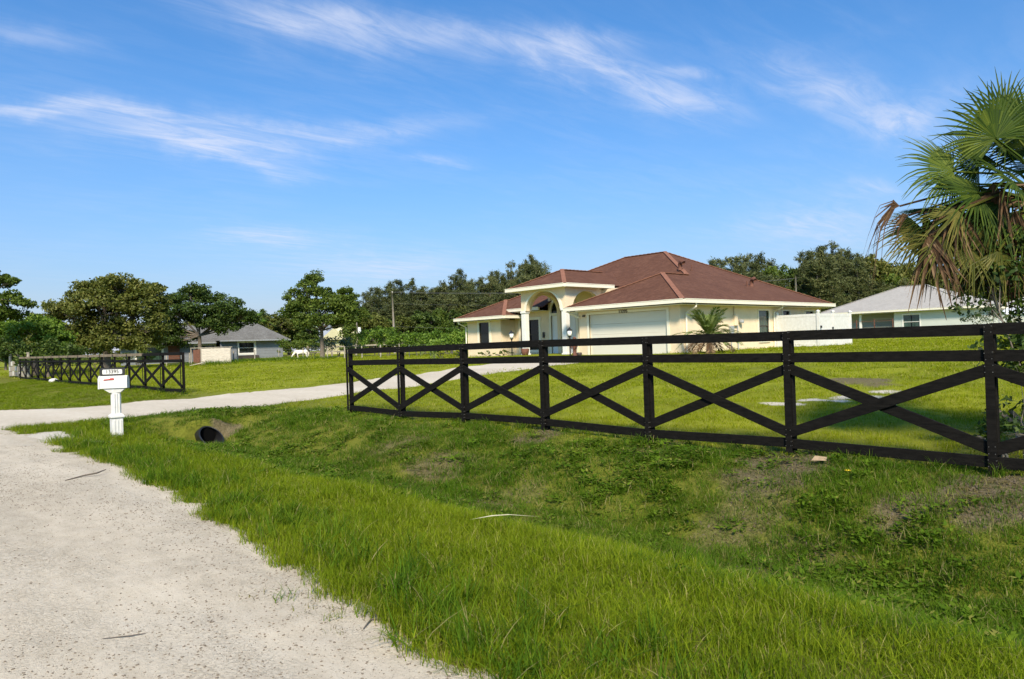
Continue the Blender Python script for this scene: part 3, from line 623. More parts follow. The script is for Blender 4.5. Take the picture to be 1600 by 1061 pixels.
# ------------------------------------------------------------------ crossbuck fences
def crossbuck(name, label, X, ys, ztop, wx=.082, brown_from=99, screws=True):
    root = thing(name, label, 'fence', (X, ys[0], g(X, ys[0])))
    zt = [ztop(y) for y in ys]; zg = [g(X, y) for y in ys]
    for i, y in enumerate(ys):
        mb = MB(); w = wx / 2; mb.box(X - w, X + w, y - w, y + w, zg[i] - .4, zt[i] - .01)
        mb.build('post', M['black'], root, bevel=.006)
    th = .028; xf = X - wx / 2
    def board(a, b, h, layer, mat='black', name_='rail'):
        x = xf - th / 2 - .002 - layer * (th + .002); mb = MB(); mb.bar((x, a[0], a[1]), (x, b[0], b[1]), th, h); return mb.build(name_, M[mat], root, bevel=.003)
    for i in range(len(ys) - 1):
        y0, y1 = ys[i] - .004, ys[i + 1] + .004
        j = lambda: random.uniform(-.006, .006)
        board((y0, zt[i] - .06 + j()), (y1, zt[i + 1] - .06 + j()), .122, 0, 'weathered' if i >= brown_from else 'black')
        board((y0, zt[i] - .335 + j()), (y1, zt[i + 1] - .335 + j()), .12, 0)
        board((y0, zg[i] + .14 + j()), (y1, zg[i + 1] + .14 + j()), .12, 0)
        a0, a1 = zt[i] - .475, zt[i + 1] - .475; b0, b1 = zg[i] + .275, zg[i + 1] + .275
        up = 0 if i % 2 else 1
        board((y0 - .01, a0), (y1 + .01, b1), .125, up, name_='brace'); board((y0 - .01, b0), (y1 + .01, a1), .125, 1 - up, name_='brace')
    if screws:
        mb = MB()
        for i, y in enumerate(ys):
            for z in (zt[i] - .03, zt[i] - .09, zt[i] - .3, zt[i] - .37, zt[i] - .44, zt[i] - .5, zg[i] + .24, zg[i] + .31, zg[i] + .17, zg[i] + .11):
                for s in (-.03, .035):
                    yy = y + s + random.uniform(-.006, .006); zz = z + random.uniform(-.008, .008)
                    mb.box(xf - .068, xf - .028, yy - .004, yy + .004, zz - .004, zz + .004)
        o = mb.build('screw', M['screw'], root); tag(o, kind='stuff')
    # a plain cover board up each post, over the rail ends
    for i, y in enumerate(ys):
        x = xf - .062; mb = MB(); mb.box(x - .004, x + .002, y - .042, y + .042, zg[i] + .0, zt[i] - .004); mb.build('post_cover', M['black'], root)
    return root
NF = [15.3 - 2.193 * k for k in range(9)]
crossbuck('crossbuck_fence', 'long black crossbuck board fence running along the ditch in front of the yellow house', 8.75, NF, lambda y: 1.66 - .05 * min(1, max(0, (y - 9) / 6)))
LF = [28.3 + 2.42 * k for k in range(16)]
crossbuck('crossbuck_fence', 'black crossbuck fence beyond the driveway behind the white mailbox with weathered brown top boards', 9.1, LF, lambda y: 1.70 + .10 * (y - 28) / 36, brown_from=2, screws=False)

# ------------------------------------------------------------------ mailbox
mx, my = 3.92, 16.35; mz = g(mx, my)
mail = thing('mailbox', 'white mailbox on a fluted white post with a black framed number plate', 'mailbox', (mx, my, mz))
mb = MB(); mb.box(mx - .07, mx + .07, my - .07, my + .07, mz - .2, mz + .96)
for s in (-1, 1):
    for k in (-.045, 0, .045):
        mb.box(mx + k - .012, mx + k + .012, my + s * .075 - .008, my + s * .075 + .008, mz + .47, mz + .88); mb.box(mx + s * .075 - .008, mx + s * .075 + .008, my + k - .012, my + k + .012, mz + .47, mz + .88)
mb.build('post', M['vinyl'], mail, bevel=.004)
mb = MB(); mb.box(mx - .1, mx + .1, my - .1, my + .1, mz - .1, mz + .38)
for s in (-1, 1):
    for k in (-.06, 0, .06): mb.box(mx + k - .014, mx + k + .014, my + s * .1 - .007, my + s * .1 + .007, mz + .02, mz + .34)
mb.build('post_base', M['vinyl'], mail, bevel=.006)
mb = MB(); mb.lathe([(.145, 0), (.175, .02), (.175, .055), (.14, .085), (.12, .1)], (mx, my, mz + .37), 4)
mb.v = [(mx + ((x - mx) * .7071 - (y - my) * .7071), my + ((x - mx) * .7071 + (y - my) * .7071), z) for x, y, z in mb.v]; mb.build('post_collar', M['vinyl'], mail, bevel=.005)
ax = Vector((math.cos(R(-26)), math.sin(R(-26)), 0)); nx = Vector((-ax.y, ax.x, 0)); zb = mz + .97; c0 = Vector((mx, my, 0)) + ax * -.02
def mpt(s, t, z): p = c0 + ax * s + nx * t; return (p.x, p.y, z)
prof = [(-.115, 0), (-.115, .15)] + [(-.115 * math.cos(t), .15 + .105 * math.sin(t)) for t in np.linspace(.25, math.pi - .25, 9)] + [(.115, .15), (.115, 0)]
def mprism(s0, s1, sc=1.0, dz=0.0):
    mb = MB(); n = len(prof); V = [mpt(s, t * sc, zb + .02 + dz + z * sc) for s in (s0, s1) for t, z in prof]
    return mb.add(V, [tuple(range(n)), tuple(reversed(range(n, 2 * n)))] + [(i, (i + 1) % n, n + (i + 1) % n, n + i) for i in range(n)])
mprism(-.245, .255).build('box_body', M['vinyl'], mail, bevel=.004)
mprism(-.275, -.246, 1.05, -.008).build('box_door', M['vinyl'], mail, bevel=.006)
mb = MB(); V = [mpt(s, t, z) for s in (-.2, .2) for t in (-.07, .07) for z in (zb - .06, zb + .02)]
mb.add([mpt(-.08, -.07, zb - .07), mpt(.12, -.07, zb - .07), mpt(.12, .07, zb - .07), mpt(-.08, .07, zb - .07), mpt(-.2, -.09, zb + .018), mpt(.22, -.09, zb + .018), mpt(.22, .09, zb + .018), mpt(-.2, .09, zb + .018)],
       [(0, 3, 2, 1), (4, 5, 6, 7), (0, 1, 5, 4), (1, 2, 6, 5), (2, 3, 7, 6), (3, 0, 4, 7)]); mb.build('bracket', M['vinyl'], mail)
mb = MB(); P = [mpt(s, t, z) for t in (-.127, -.117) for s, z in ((-.17, zb + .185), (.02, zb + .195), (.02, zb + .23), (-.04, zb + .23), (-.07, zb + .215), (-.17, zb + .21))]
mb.add(P, [tuple(range(6)), tuple(reversed(range(6, 12)))] + [(i, (i + 1) % 6, 6 + (i + 1) % 6, 6 + i) for i in range(6)]); mb.build('flag', M['red'], mail)
def plate(w, h, t0, t1):
    mb = MB(); pts = []; r = h * .42
    for cx_, cz_, a0 in ((w - r, h - r, 0), (-w + r, h - r, 90), (-w + r, -h + r, 180), (w - r, -h + r, 270)):
        for k in range(5): a = R(a0 + k * 22.5); pts.append((cx_ + r * math.cos(a), cz_ + r * math.sin(a)))
    n = len(pts); V = [mpt(-.03 + s, t, zb + .355 + z) for t in (t0, t1) for s, z in pts]
    return mb.add(V, [tuple(range(n)), tuple(reversed(range(n, 2 * n)))] + [(i, (i + 1) % n, n + (i + 1) % n, n + i) for i in range(n)])
npl = plate(.235, .082, -.012, .012).build('number_plate', M['dark_metal'], mail)
plate(.182, .048, -.017, -.0125).build('plate_face', M['vinyl'], npl)
p = mpt(-.03, -.0185, zb + .355); text_mesh('lettering', '13395', .098, M['dark_metal'], npl, p, tuple(ax), (0, 0, 1), .0015)

# ------------------------------------------------------------------ culvert
cx, cy, cz = 6.2, 17.75, -.57
cul = thing('culvert_pipe', 'black corrugated culvert pipe mouth in the grassy ditch below the driveway', 'pipe', (cx, cy, cz))
mb = MB(); n = 24; V = []; F = []; rows = 30
for i in range(rows + 1):
    for k in range(n):
        t = 2 * math.pi * k / n; y0 = cy - .38 * (1 - math.sin(t)) * .9; y = y0 + (i / rows) * (20.0 - y0)
        rr = .225 + .011 * math.sin(i * 2.1); V.append((cx + rr * math.cos(t) * (1.1), y, cz + .2 + rr * math.sin(t) * .95))
for i in range(rows):
    for k in range(n): F.append((i * n + k, i * n + (k + 1) % n, (i + 1) * n + (k + 1) % n, (i + 1) * n + k))
mb.add(V, F); o = mb.build('pipe_shell', M['pipe'], cul, True); sm = o.modifiers.new('solid', 'SOLIDIFY'); sm.thickness = .022; sm.offset = 0
mb = MB(); mb.lathe([(.2, 0), (.2, .02)], (0, 0, 0), 16); mb.v = [(cx + x * 1.08, cy + .02 + z, cz + .2 + y) for x, y, z in mb.v]; mb.build('mouth_shade_disc', M['mouth_shade'], cul)  # added black disc closing the mouth, stands in for the shade inside

# ------------------------------------------------------------------ white vinyl enclosure beside the house
vf = thing('vinyl_fence', 'white vinyl privacy fence with a gate against the side of the yellow house', 'fence', (37.5, 17, 1.0))
VX, VY = 37.5, 16.96; zg_ = .95; zt_ = 2.72
def vpost(x, y): mb = MB(); mb.box(x - .065, x + .065, y - .065, y + .065, zg_ - .2, zt_ + .1); mb.lathe([(.12, 0), (.12, .035), (.02, .1)], (x, y, zt_ + .1), 4); mb.build('post', M['vinyl'], vf)
for x, y in ((VX, 19.25), (VX, VY), (39.3, VY), (41.5, VY)): vpost(x, y)
def vpanel(a, b, nm='panel'):
    a = Vector((*a, 0)); b = Vector((*b, 0)); L_ = (b - a).length; d = (b - a) / L_; n_ = max(3, int(L_ / .17)); pc = L_ / n_
    fr = MB(); fr.bar(a + Vector((0, 0, zt_ - .07)), b + Vector((0, 0, zt_ - .07)), .05, .14); fr.bar(a + Vector((0, 0, zg_ + .12)), b + Vector((0, 0, zg_ + .12)), .05, .14); fr = fr.build('panel_rail' if nm == 'panel' else 'gate', M['vinyl'], vf)
    for i in range(n_):
        mb = MB(); p0 = a + d * (i * pc + .002); p1 = a + d * ((i + 1) * pc - .002)
        mb.bar(p0 + Vector((0, 0, (zt_ - .14 + zg_ + .19) / 2)), p1 + Vector((0, 0, (zt_ - .14 + zg_ + .19) / 2)), .03, zt_ - .14 - zg_ - .19); mb.build('plank', M['vinyl'], fr)
    return fr
vpanel((VX, 19.18), (VX, VY + .07)); gate = vpanel((VX + .1, VY), (39.2, VY), 'gate'); vpanel((39.37, VY), (41.43, VY))
mb = MB(); mb.box(37.62, 37.76, VY - .09, VY - .03, 1.95, 2.08); mb.build('latch', M['dark_metal'], gate); mb = MB(); mb.bar((37.8, VY - .03, 1.85), (39.15, VY - .03, 1.85), .03, .05); mb.build('gate_rail', M['vinyl'], gate)
for z in (1.9, 1.65): mb = MB(); mb.box(39.1, 39.2, VY - .08, VY - .03, z, z + .1); mb.build('hinge', M['dark_metal'], gate)
# ------------------------------------------------------------------ pale house behind on the right
nb = thing('neighbour_house', 'pale grey-green single storey house with light grey hip roof seen beyond the white fence', 'house', (84, 27, 1.0))
zE = 3.72
wall('x', 82.0, 21.4, 28.9, .6, zE, [(26.4, 28.0, 1.9, 3.4)]).build('wall', M['pale_wall'], nb)
mb = MB(); mb.box(82.2, 96, 21.4, 21.6, .6, zE); mb.box(85.0, 85.2, 28.9, 36.0, .6, zE); mb.box(82.2, 85, 28.7, 28.9, .6, zE); mb.box(95.8, 96, 21.6, 36, .6, zE); mb.box(85.2, 95.8, 35.8, 36.0, .6, zE); mb.build('wall', M['pale_wall'], nb)
window(nb, 'x', 82.0, 26.4, 28.0, 1.9, 3.4, .1, 1, 1, 'glass_green', 'white_paint', 'white_paint')
window(nb, 'x', 85.0, 30.0, 32.0, 1.1, 3.1, .12, 1, 1, 'glass', 'white_paint', 'white_paint')
hr = hip(MB(), 81.4, 97, 20.9, 37.0, 3.95, (88.2, 27.6, 6.8), (88.2, 30.2, 6.8)).build('roof', M['grey_shingle'], nb)
caps(hr, [((81.4, 20.9, 3.95), (88.2, 27.6, 6.8)), ((81.4, 37, 3.95), (88.2, 30.2, 6.8)), ((88.2, 27.6, 6.8), (88.2, 30.2, 6.8))], 'grey_shingle')
gutter(nb, (81.33, 20.85), (81.33, 37.05), 3.98, .14, .2); gutter(nb, (81.4, 20.83), (97, 20.83), 3.982, .14, .2)
mb = MB(); mb.box(81.45, 85, 20.95, 36.9, zE, zE + .03); mb.build('soffit', M['white_paint'], nb)
for y in (35.2, 32.4): mb = MB(); mb.box(82.0, 82.22, y - .1, y + .1, .6, zE); mb.build('column', M['white_paint'], nb)
mb = MB(); mb.box(82.3, 85, 28.95, 35.9, .9, 1.5); mb.box(82.6, 82.7, 29.0, 35.0, 1.5, 2.3); mb.build('porch_wall', M['rail_wood'], nb)
mf = thing('metal_fence', 'thin dark metal fence posts in front of the pale house porch', 'fence', (74, 29, 1.0))
for k in range(4):
    y = 26.2 + 1.7 * k; mb = MB(); mb.box(73.96, 74.04, y - .04, y + .04, .9, 2.95); mb.build('post', M['rust'], mf)
for z in (1.3, 2.75): mb = MB(); mb.bar((74, 26.2, z), (74, 31.3, z), .03, .04); mb.build('rail', M['rust'], mf)
n2 = thing('neighbour_house', 'partly hidden grey roofed house farther right behind the fan palm', 'house', (100, 20, 1.0))
mb = MB(); mb.box(97.5, 110, 14.5, 24, .6, 3.7); mb.build('wall', M['pale_wall'], n2)
window(n2, 'x', 97.5, 21.0, 22.5, 1.6, 3.1, .1, 1, 1, 'glass', 'white_paint', 'white_paint')
hip(MB(), 96.9, 110.6, 13.9, 24.8, 3.72, (102.4, 19.4, 6.0), (105.2, 19.4, 6.0)).build('roof', M['grey_shingle'], n2)
aw = thing('canopy', 'small white tin canopy on posts beside the pale house at the far right', 'canopy', (84, 18.5, 1.0))
mb = MB(); mb.add([(82.5, 16.2, 3.0), (85.5, 16.2, 3.0), (85.5, 19.6, 3.0), (82.5, 19.6, 3.0), (84, 16.8, 3.75), (84, 19.0, 3.75)], [(0, 1, 4), (1, 2, 5, 4), (2, 3, 5), (3, 0, 4, 5), (3, 2, 1, 0)]); mb.build('canopy_top', M['tin'], aw)
for x, y in ((82.6, 16.3), (85.4, 16.3), (82.6, 19.5), (85.4, 19.5)): mb = MB(); mb.tube([(x, y, .9), (x, y, 3.0)], .05, 6); mb.build('post', M['galv'], aw)

# ------------------------------------------------------------------ grey house far left
gh = thing('grey_house', 'low grey sided house with a dark old shingle roof under the trees at left', 'house', (40, 100, .8))
GYW = 98.0; gz_ = .7; ge = 3.25
wall('y', GYW, 36.4, 45.2, gz_ - .3, ge, [(38.9, 41.0, 1.55, 3.0)]).build('wall', M['grey_wall'], gh)
mb = MB(); mb.box(45.0, 45.2, GYW + .2, 106, gz_ - .3, ge); mb.box(36.4, 45.0, 105.8, 106, gz_ - .3, ge); mb.build('wall', M['grey_wall'], gh)
wall('y', 99.6, 24.6, 36.4, gz_ - .3, 3.05, [(26.4, 29.4, .95, 2.7), (33.6, 36.2, .95, 2.75)]).build('wall', M['grey_wall'], gh)
window(gh, 'y', GYW, 38.9, 41.0, 1.55, 3.0, .28, 1, 1, 'glass', 'white_paint', 'white_paint')
window(gh, 'y', 99.6, 26.4, 29.4, .95, 2.7, .22, 0, 1, 'glass_green', 'white_paint', 'white_paint'); window(gh, 'y', 99.6, 33.6, 36.2, .95, 2.75, .2, 0, 1, 'glass_green', 'white_paint', 'white_paint')
mb = MB(); fbox(mb, 'y', GYW, 38.6, 41.6, gz_ - .3, 1.2, 0, .15); mb.build('brick_skirt', M['terracotta'], gh)
hip(MB(), 36.0, 46.0, 97.2, 107, 3.35, (39.2, 102, 6.0), (42.8, 102, 6.0)).build('roof', M['old_shingle'], gh)
hip(MB(), 23.8, 38.0, 98.6, 108, 3.15, (28.0, 103.2, 5.6), (36, 103.2, 5.6)).build('roof', M['old_shingle'], gh)
mb = MB(); mb.bar((36, 97.15, 3.28), (46, 97.15, 3.28), .1, .16); mb.bar((23.8, 98.55, 3.08), (36, 98.55, 3.08), .1, .16); mb.build('gutter', M['galv'], gh)
mb = MB(); mb.box(30.2, 31.6, 99.5, 99.62, .8, 2.8); mb.build('door', M['rust'], gh)
# yellow cottage
yh = thing('cottage', 'small pale yellow cottage with white metal roof between the trees and the utility pole', 'house', (57, 97, .9))
mb = MB(); mb.box(54.5, 60.5, 95.5, 103, .6, 3.2); mb.build('wall', M['yellow_wall'], yh)
mb = MB(); mb.add([(54.0, 94.9, 3.15), (61.0, 94.9, 3.15), (61.0, 104, 3.15), (54.0, 104, 3.15), (54.0, 99.2, 5.0), (61.0, 99.2, 5.0)], [(0, 1, 5, 4), (2, 3, 4, 5), (3, 0, 4), (1, 2, 5), (3, 2, 1, 0)]); mb.build('roof', M['yellow_wall'], yh)
mb = MB(); mb.add([(57.4, 92.3, 2.75), (62.2, 92.3, 2.75), (62.2, 96.5, 4.1), (57.4, 96.5, 4.1), (57.4, 92.3, 2.68), (62.2, 92.3, 2.68), (62.2, 96.5, 4.0), (57.4, 96.5, 4.0)], [(0, 1, 2, 3), (7, 6, 5, 4), (0, 4, 5, 1), (1, 5, 6, 2), (2, 6, 7, 3), (3, 7, 4, 0)]); mb.build('porch_roof', M['tin'], yh)
for x in (57.6, 62.0): mb = MB(); mb.box(x - .1, x + .1, 92.5, 92.7, .6, 2.7); mb.build('post', M['white_paint'], yh)
window(yh, 'y', 95.5, 58.4, 59.6, 1.6, 2.7, .12, 0, 0, 'glass', 'white_paint', 'white_paint')

# ------------------------------------------------------------------ animal shed, pony, rustic fences
sh = thing('animal_shed', 'small open wooden shed with pale plywood side in the field before the grey house', 'shed', (26.2, 73.5, g(26.2, 73.5)))
zz = g(26.2, 73.5)
A = Vector((24.9, 75.0)); Bp = Vector((25.6, 74.2)); Cp = Vector((27.75, 72.1))
dd = (Cp - Bp).normalized(); nn = Vector((dd.y, -dd.x))
for k in range(6):
    mb = MB(); z0 = zz + .05 + k * .27; mb.bar((Bp.x, Bp.y, z0 + .13), (Cp.x, Cp.y, z0 + .13), .03, .262); mb.build('board', M['plywood'], sh)
mb = MB()
for P in (Bp, Cp, A, A + (Cp - Bp) * .4 + Vector((1.4, 1.4)), Cp + Vector((1.2, 1.3))): mb.tube([(P.x, P.y, zz - .2), (P.x, P.y, zz + 1.72)], .06, 6)
mb.build('post', M['rail_wood'], sh)
mb = MB(); q = [A + Vector((-.1, -.1)), Cp + Vector((.1, -.2)), Cp + Vector((1.3, 1.3)), A + Vector((1.2, 1.5))]; mb.add([(p.x, p.y, zz + 1.72 - .0) for p in q] + [(p.x, p.y, zz + 1.78) for p in q], [(0, 1, 2, 3), (7, 6, 5, 4), (0, 4, 5, 1), (1, 5, 6, 2), (2, 6, 7, 3), (3, 7, 4, 0)]); mb.build('roof', M['rail_wood'], sh)
mb = MB(); mb.bar((25.0, 74.7, zz + .8), (25.5, 74.2, zz + .8), .05, 1.55); mb.build('door', M['rust'], sh)
def prop(o, *a): return tag(o, *a)
mb = MB(); mb.bar((23.4, 70.8, g(23.4, 70.8) + .08), (24.3, 70.0, g(24.3, 70) + .34), .3, .05); prop(mb.build('plank', M['plywood'], None), 'pinkish loose plank leaning in the grass left of the plywood shed', 'plank')
mb = MB(); mb.lathe([(.02, -.12), (.2, -.1), (.27, 0), (.22, .1), (.08, .16)], (9.0, 51.9, g(9.0, 51.9) + .08), 9); prop(mb.build('stone', M['stone_white'], None, True), 'white stone lying in the grass at the foot of the far crossbuck fence', 'stone')

def wire_fence(label, pts, h, r=.05, mat='rail_wood', name='wire_fence', wires=4):
    P = []
    for (a, b), n in pts:
        for k in range(n): P.append((a[0] + (b[0] - a[0]) * k / n, a[1] + (b[1] - a[1]) * k / n))
    P.append(pts[-1][0][1]); root = thing(name, label, 'fence', (*P[0], g(*P[0])))
    for x, y in P:
        z = g(x, y); mb = MB(); hh = h * random.uniform(.93, 1.1); lx = random.uniform(-.05, .05); mb.tube([(x, y, z - .2), (x + lx, y, z + hh)], r * random.uniform(.8, 1.15), 6); mb.build('post', M[mat], root)
    for w in range(wires):
        mb = MB(); mb.tube([(x, y, g(x, y) + h * (.2 + .74 * w / max(1, wires - 1))) for x, y in P], .008, 4, False); mb.build('wire', M['wire'], root)
    return root
wire_fence('weathered post and wire fence crossing the field behind the shed and pony', [(((23.0, 76.5), (31, 74)), 4), (((31, 74), (36.2, 68)), 3), (((36.2, 68), (38.5, 58)), 4)], 1.25, .055)
wire_fence('thin dark wire fence at the back of the lawn left of the house', [(((38.9, 57.0), (46.5, 43.5)), 7)], 1.15, .035, 'wire', 'wire_fence', 3)
rf = thing('rail_fence', 'pale weathered two rail wooden fence behind the pony and the trunk of the round tree', 'fence', (44, 84, .8))
RP = [(43.0 + 2.2 * k, 86.0 - 2.3 * k) for k in range(9)]
for x, y in RP: z = g(x, y); mb = MB(); mb.box(x - .08, x + .08, y - .08, y + .08, z - .2, z + 1.45); mb.build('post', M['rail_wood'], rf)
for (x0, y0), (x1, y1) in zip(RP, RP[1:]):
    for h in (.55, 1.2): mb = MB(); mb.bar((x0, y0, g(x0, y0) + h), (x1, y1, g(x1, y1) + h), .05, .15); mb.build('rail', M['rail_wood'], rf)
bf = thing('board_fence', 'low grey board fence with pale patches and round posts at the far left edge', 'fence', (9.6, 72, .15))
for k in range(14):
    y = 66.6 + k * .62; z = g(9.8, y)
    for j in range(3): mb = MB(); mb.box(9.78, 9.82, y, y + .6, z + .12 + j * .42, z + .5 + j * .42); mb.build('board', M['rail_wood'] if (k * 3 + j) % 5 else M['stone_white'], bf)
for y in (66.5, 70.8, 75.3): z = g(9.9, y); mb = MB(); mb.tube([(9.9, y, z - .2), (9.9, y, z + 2.0)], .11, 8); mb.build('post', M['rail_wood'], bf)

# pony: one continuous body grown on a skeleton
def skin_body(name, verts, edges, mat, parent, root=0):
    me = bpy.data.meshes.new(name); me.from_pydata([v[:3] for v in verts], edges, []); o = link(name, me, mat, parent)
    m = o.modifiers.new('skin', 'SKIN'); sub = o.modifiers.new('sub', 'SUBSURF'); sub.levels = 1; sub.render_levels = 1
    if not me.skin_vertices: me.skin_vertices.new()
    for i, v in enumerate(verts): me.skin_vertices[0].data[i].radius = (v[3], v[4] if len(v) > 4 else v[3]); me.skin_vertices[0].data[i].use_root = (i == root)
    dg = bpy.context.evaluated_depsgraph_get(); m2 = bpy.data.meshes.new_from_object(o.evaluated_get(dg)); o.modifiers.clear(); o.data = m2
    for p in m2.polygons: p.use_smooth = True
    return o
px_, py_ = 36.8, 75.0; pz_ = g(px_, py_)
pony = thing('pony', 'small white pony grazing with lowered head in the field by the wire fence', 'pony', (px_, py_, pz_))
Vp = [(.0, 0, .80, .20, .23), (.32, 0, .80, .19, .22), (.55, 0, .84, .16, .2), (-.3, 0, .82, .19, .22), (-.55, 0, .86, .14, .2), (-.78, 0, .74, .1, .14), (-.95, 0, .52, .085, .12), (-1.05, 0, .40, .075, .09), (-1.14, 0, .24, .05, .06),
      (-.46, .13, .62, .085), (-.47, .13, .38, .05), (-.45, .13, .06, .045), (-.46, -.13, .62, .085), (-.43, -.13, .38, .05), (-.38, -.13, .06, .045),
      (.5, .13, .62, .11), (.6, .13, .40, .05), (.55, .13, .06, .045), (.5, -.13, .62, .11), (.52, -.13, .40, .05), (.47, -.13, .06, .045), (.68, 0, .80, .05), (.76, 0, .55, .045), (.74, 0, .34, .03)]
Ep = [(0, 1), (1, 2), (0, 3), (3, 4), (4, 5), (5, 6), (6, 7), (7, 8), (3, 9), (9, 10), (10, 11), (3, 12), (12, 13), (13, 14), (1, 15), (15, 16), (16, 17), (1, 18), (18, 19), (19, 20), (2, 21), (21, 22), (22, 23)]
skin_body('body', Vp, Ep, M['horse'], pony)
for y in (-.05, .05): mb = MB(); mb.add([(px_ - .94, py_ + y, pz_ + .57), (px_ - .88, py_ + y * 1.6, pz_ + .6), (px_ - .93, py_ + y * 1.5, pz_ + .72), (px_ - .9, py_ + y * .6, pz_ + .6)], [(0, 1, 2), (1, 3, 2), (3, 0, 2), (0, 3, 1)]); mb.build('ear', M['horse'], pony)
mb = MB(); mb.bar((px_ - .5, py_, pz_ + 1.04), (px_ - .92, py_, pz_ + .68), .04, .1); mb.build('mane', M['horse'], pony)
mb = MB()
for x, y in ((-.45, .13), (-.38, -.13), (.55, .13), (.47, -.13)): mb.lathe([(.05, 0), (.042, .06)], (px_ + x, py_ + y, pz_), 8)
mb.build('hoof', M['hoof'], pony)
pony.rotation_euler = (0, 0, R(-38))

# ------------------------------------------------------------------ utility poles and wires
up = thing('utility_pole', 'tall wooden utility pole carrying wires in front of the dark pines', 'utility pole', (52.0, 79.5, .9))
mb = MB(); mb.tube([(52.0, 79.5, .5), (51.75, 79.3, 9.0)], [.16, .11], 8); mb.build('pole', M['pole'], up, True)
mb = MB(); mb.bar((51.3, 78.6, 8.75), (52.2, 80.0, 8.75), .1, .12); mb.build('crossarm', M['pole'], up)
for k in (0, .5, 1): mb = MB(); mb.lathe([(.04, 0), (.06, .06), (.03, .14)], (51.35 + .8 * k, 78.68 + 1.22 * k, 8.8), 7); mb.build('insulator', M['stone_white'], up)
up2 = thing('utility_pole', 'slim pole with a white transformer can behind the round tree by the cottage', 'utility pole', (53.5, 91.5, .9))
mb = MB(); mb.tube([(53.5, 91.5, .5), (53.5, 91.5, 8.2)], [.14, .1], 8); mb.build('pole', M['pole'], up2, True)
mb = MB(); mb.lathe([(.05, -.05), (.22, 0), (.24, .1), (.24, .75), (.2, .85)], (53.75, 91.2, 3.9), 10); mb.build('transformer', M['tin'], up2)
far = (89.0, 43.0)
ow = thing('overhead_wires', 'thin power lines running from the utility pole behind the yellow house', 'wires', (51.8, 79.4, 8.8))
for (dx, dy, z0, z1) in ((-.4, -.7, 8.9, 8.9), (0, 0, 8.9, 8.9), (.4, .6, 8.9, 8.9), (0, 0, 7.4, 7.2), (0, 0, 4.4, 4.2)):
    mb = MB(); mb.tube([(51.75 + dx + (far[0] - 51.75) * t, 79.3 + dy + (far[1] - 79.3) * t, z0 + (z1 - z0) * t - 3.2 * t * (1 - t)) for t in np.linspace(0, 1, 22)], .009, 4, False); mb.build('wire', M['wire'], ow)
for (a, b) in (((51.75, 79.3, 8.9), (53.5, 91.5, 8.1)), ((51.75, 79.3, 7.4), (53.5, 91.5, 7.0))):
    mb = MB(); mb.tube([tuple(Vector(a).lerp(Vector(b), t) - Vector((0, 0, 1.0 * t * (1 - t)))) for t in np.linspace(0, 1, 8)], .009, 4, False); mb.build('wire', M['wire'], ow)
p3 = thing('utility_pole', 'distant utility pole behind the yellow house that ends the power lines', 'utility pole', (far[0], far[1], .9)); mb = MB(); mb.tube([(far[0], far[1], .5), (far[0], far[1], 9.2)], [.16, .11], 8); mb.build('pole', M['pole'], p3, True)

# ------------------------------------------------------------------ small things by the house
def lamp_post(x, y, label):
    z = .86; t = thing('lamp_post', label, 'lamp', (x, y, z))
    mb = MB(); mb.tube([(x, y, z - .1), (x, y, z + 1.02)], .035, 8); mb.lathe([(.1, 0), (.1, .04), (.04, .08)], (x, y, z), 8); mb.lathe([(.04, 0), (.09, .05), (.1, .08)], (x, y, z + 1.0), 8); mb.build('post', M['dark_metal'], t)
    mb = MB(); mb.lathe([(.085, 0), (.12, .12), (.13, .26), (.12, .28)], (x, y, z + 1.08), 8); mb.build('lamp_glass', M['lamp'], t, True)
    mb = MB(); mb.lathe([(.16, 0), (.13, .05), (.05, .12), (.02, .18)], (x, y, z + 1.36), 8); mb.build('lamp_cap', M['dark_metal'], t)
lamp_post(27.6, 30.15, 'black garden lantern with white glass at the left porch column'); lamp_post(27.5, 25.55, 'black garden lantern with white glass at the right porch column by the garage')
sx, sy, sz = 27.2, 24.95, .86
st = thing('garden_statue', 'reddish brown figure statue standing beside the garage door', 'statue', (sx, sy, sz))
mb = MB(); mb.lathe([(.16, 0), (.17, .06), (.1, .1), (.09, .3), (.13, .5), (.15, .66), (.12, .78), (.05, .84)], (sx, sy, sz), 10); mb.build('body', M['rust'], st, True)
mb = MB(); mb.lathe([(.03, 0), (.08, .05), (.09, .12), (.06, .19), (.02, .22)], (sx, sy, sz + .82), 10); mb.build('head', M['rust'], st, True)
for s in (-1, 1): mb = MB(); mb.tube([(sx, sy + s * .13, sz + .72), (sx - .05, sy + s * .2, sz + .52), (sx - .12, sy + s * .1, sz + .42)], [.045, .04, .03], 6); mb.build('arm', M['rust'], st, True)
mb = MB(); mb.lathe([(.08, 0), (.13, .1), (.14, .2), (.1, .22)], (27.1, 24.55, .86), 10); prop(mb.build('pot', M['terracotta'], None, True), 'small dark round pot on the concrete beside the statue', 'pot')
mb = MB(); mb.lathe([(.14, 0), (.22, .2), (.25, .42), (.2, .46)], (28.1, 29.6, .88), 12); pt = thing('flower_pot', 'brown flower pot with small plant beside the left porch lantern', 'pot', (28.1, 29.6, .88)); mb.build('pot', M['rust'], pt, True)

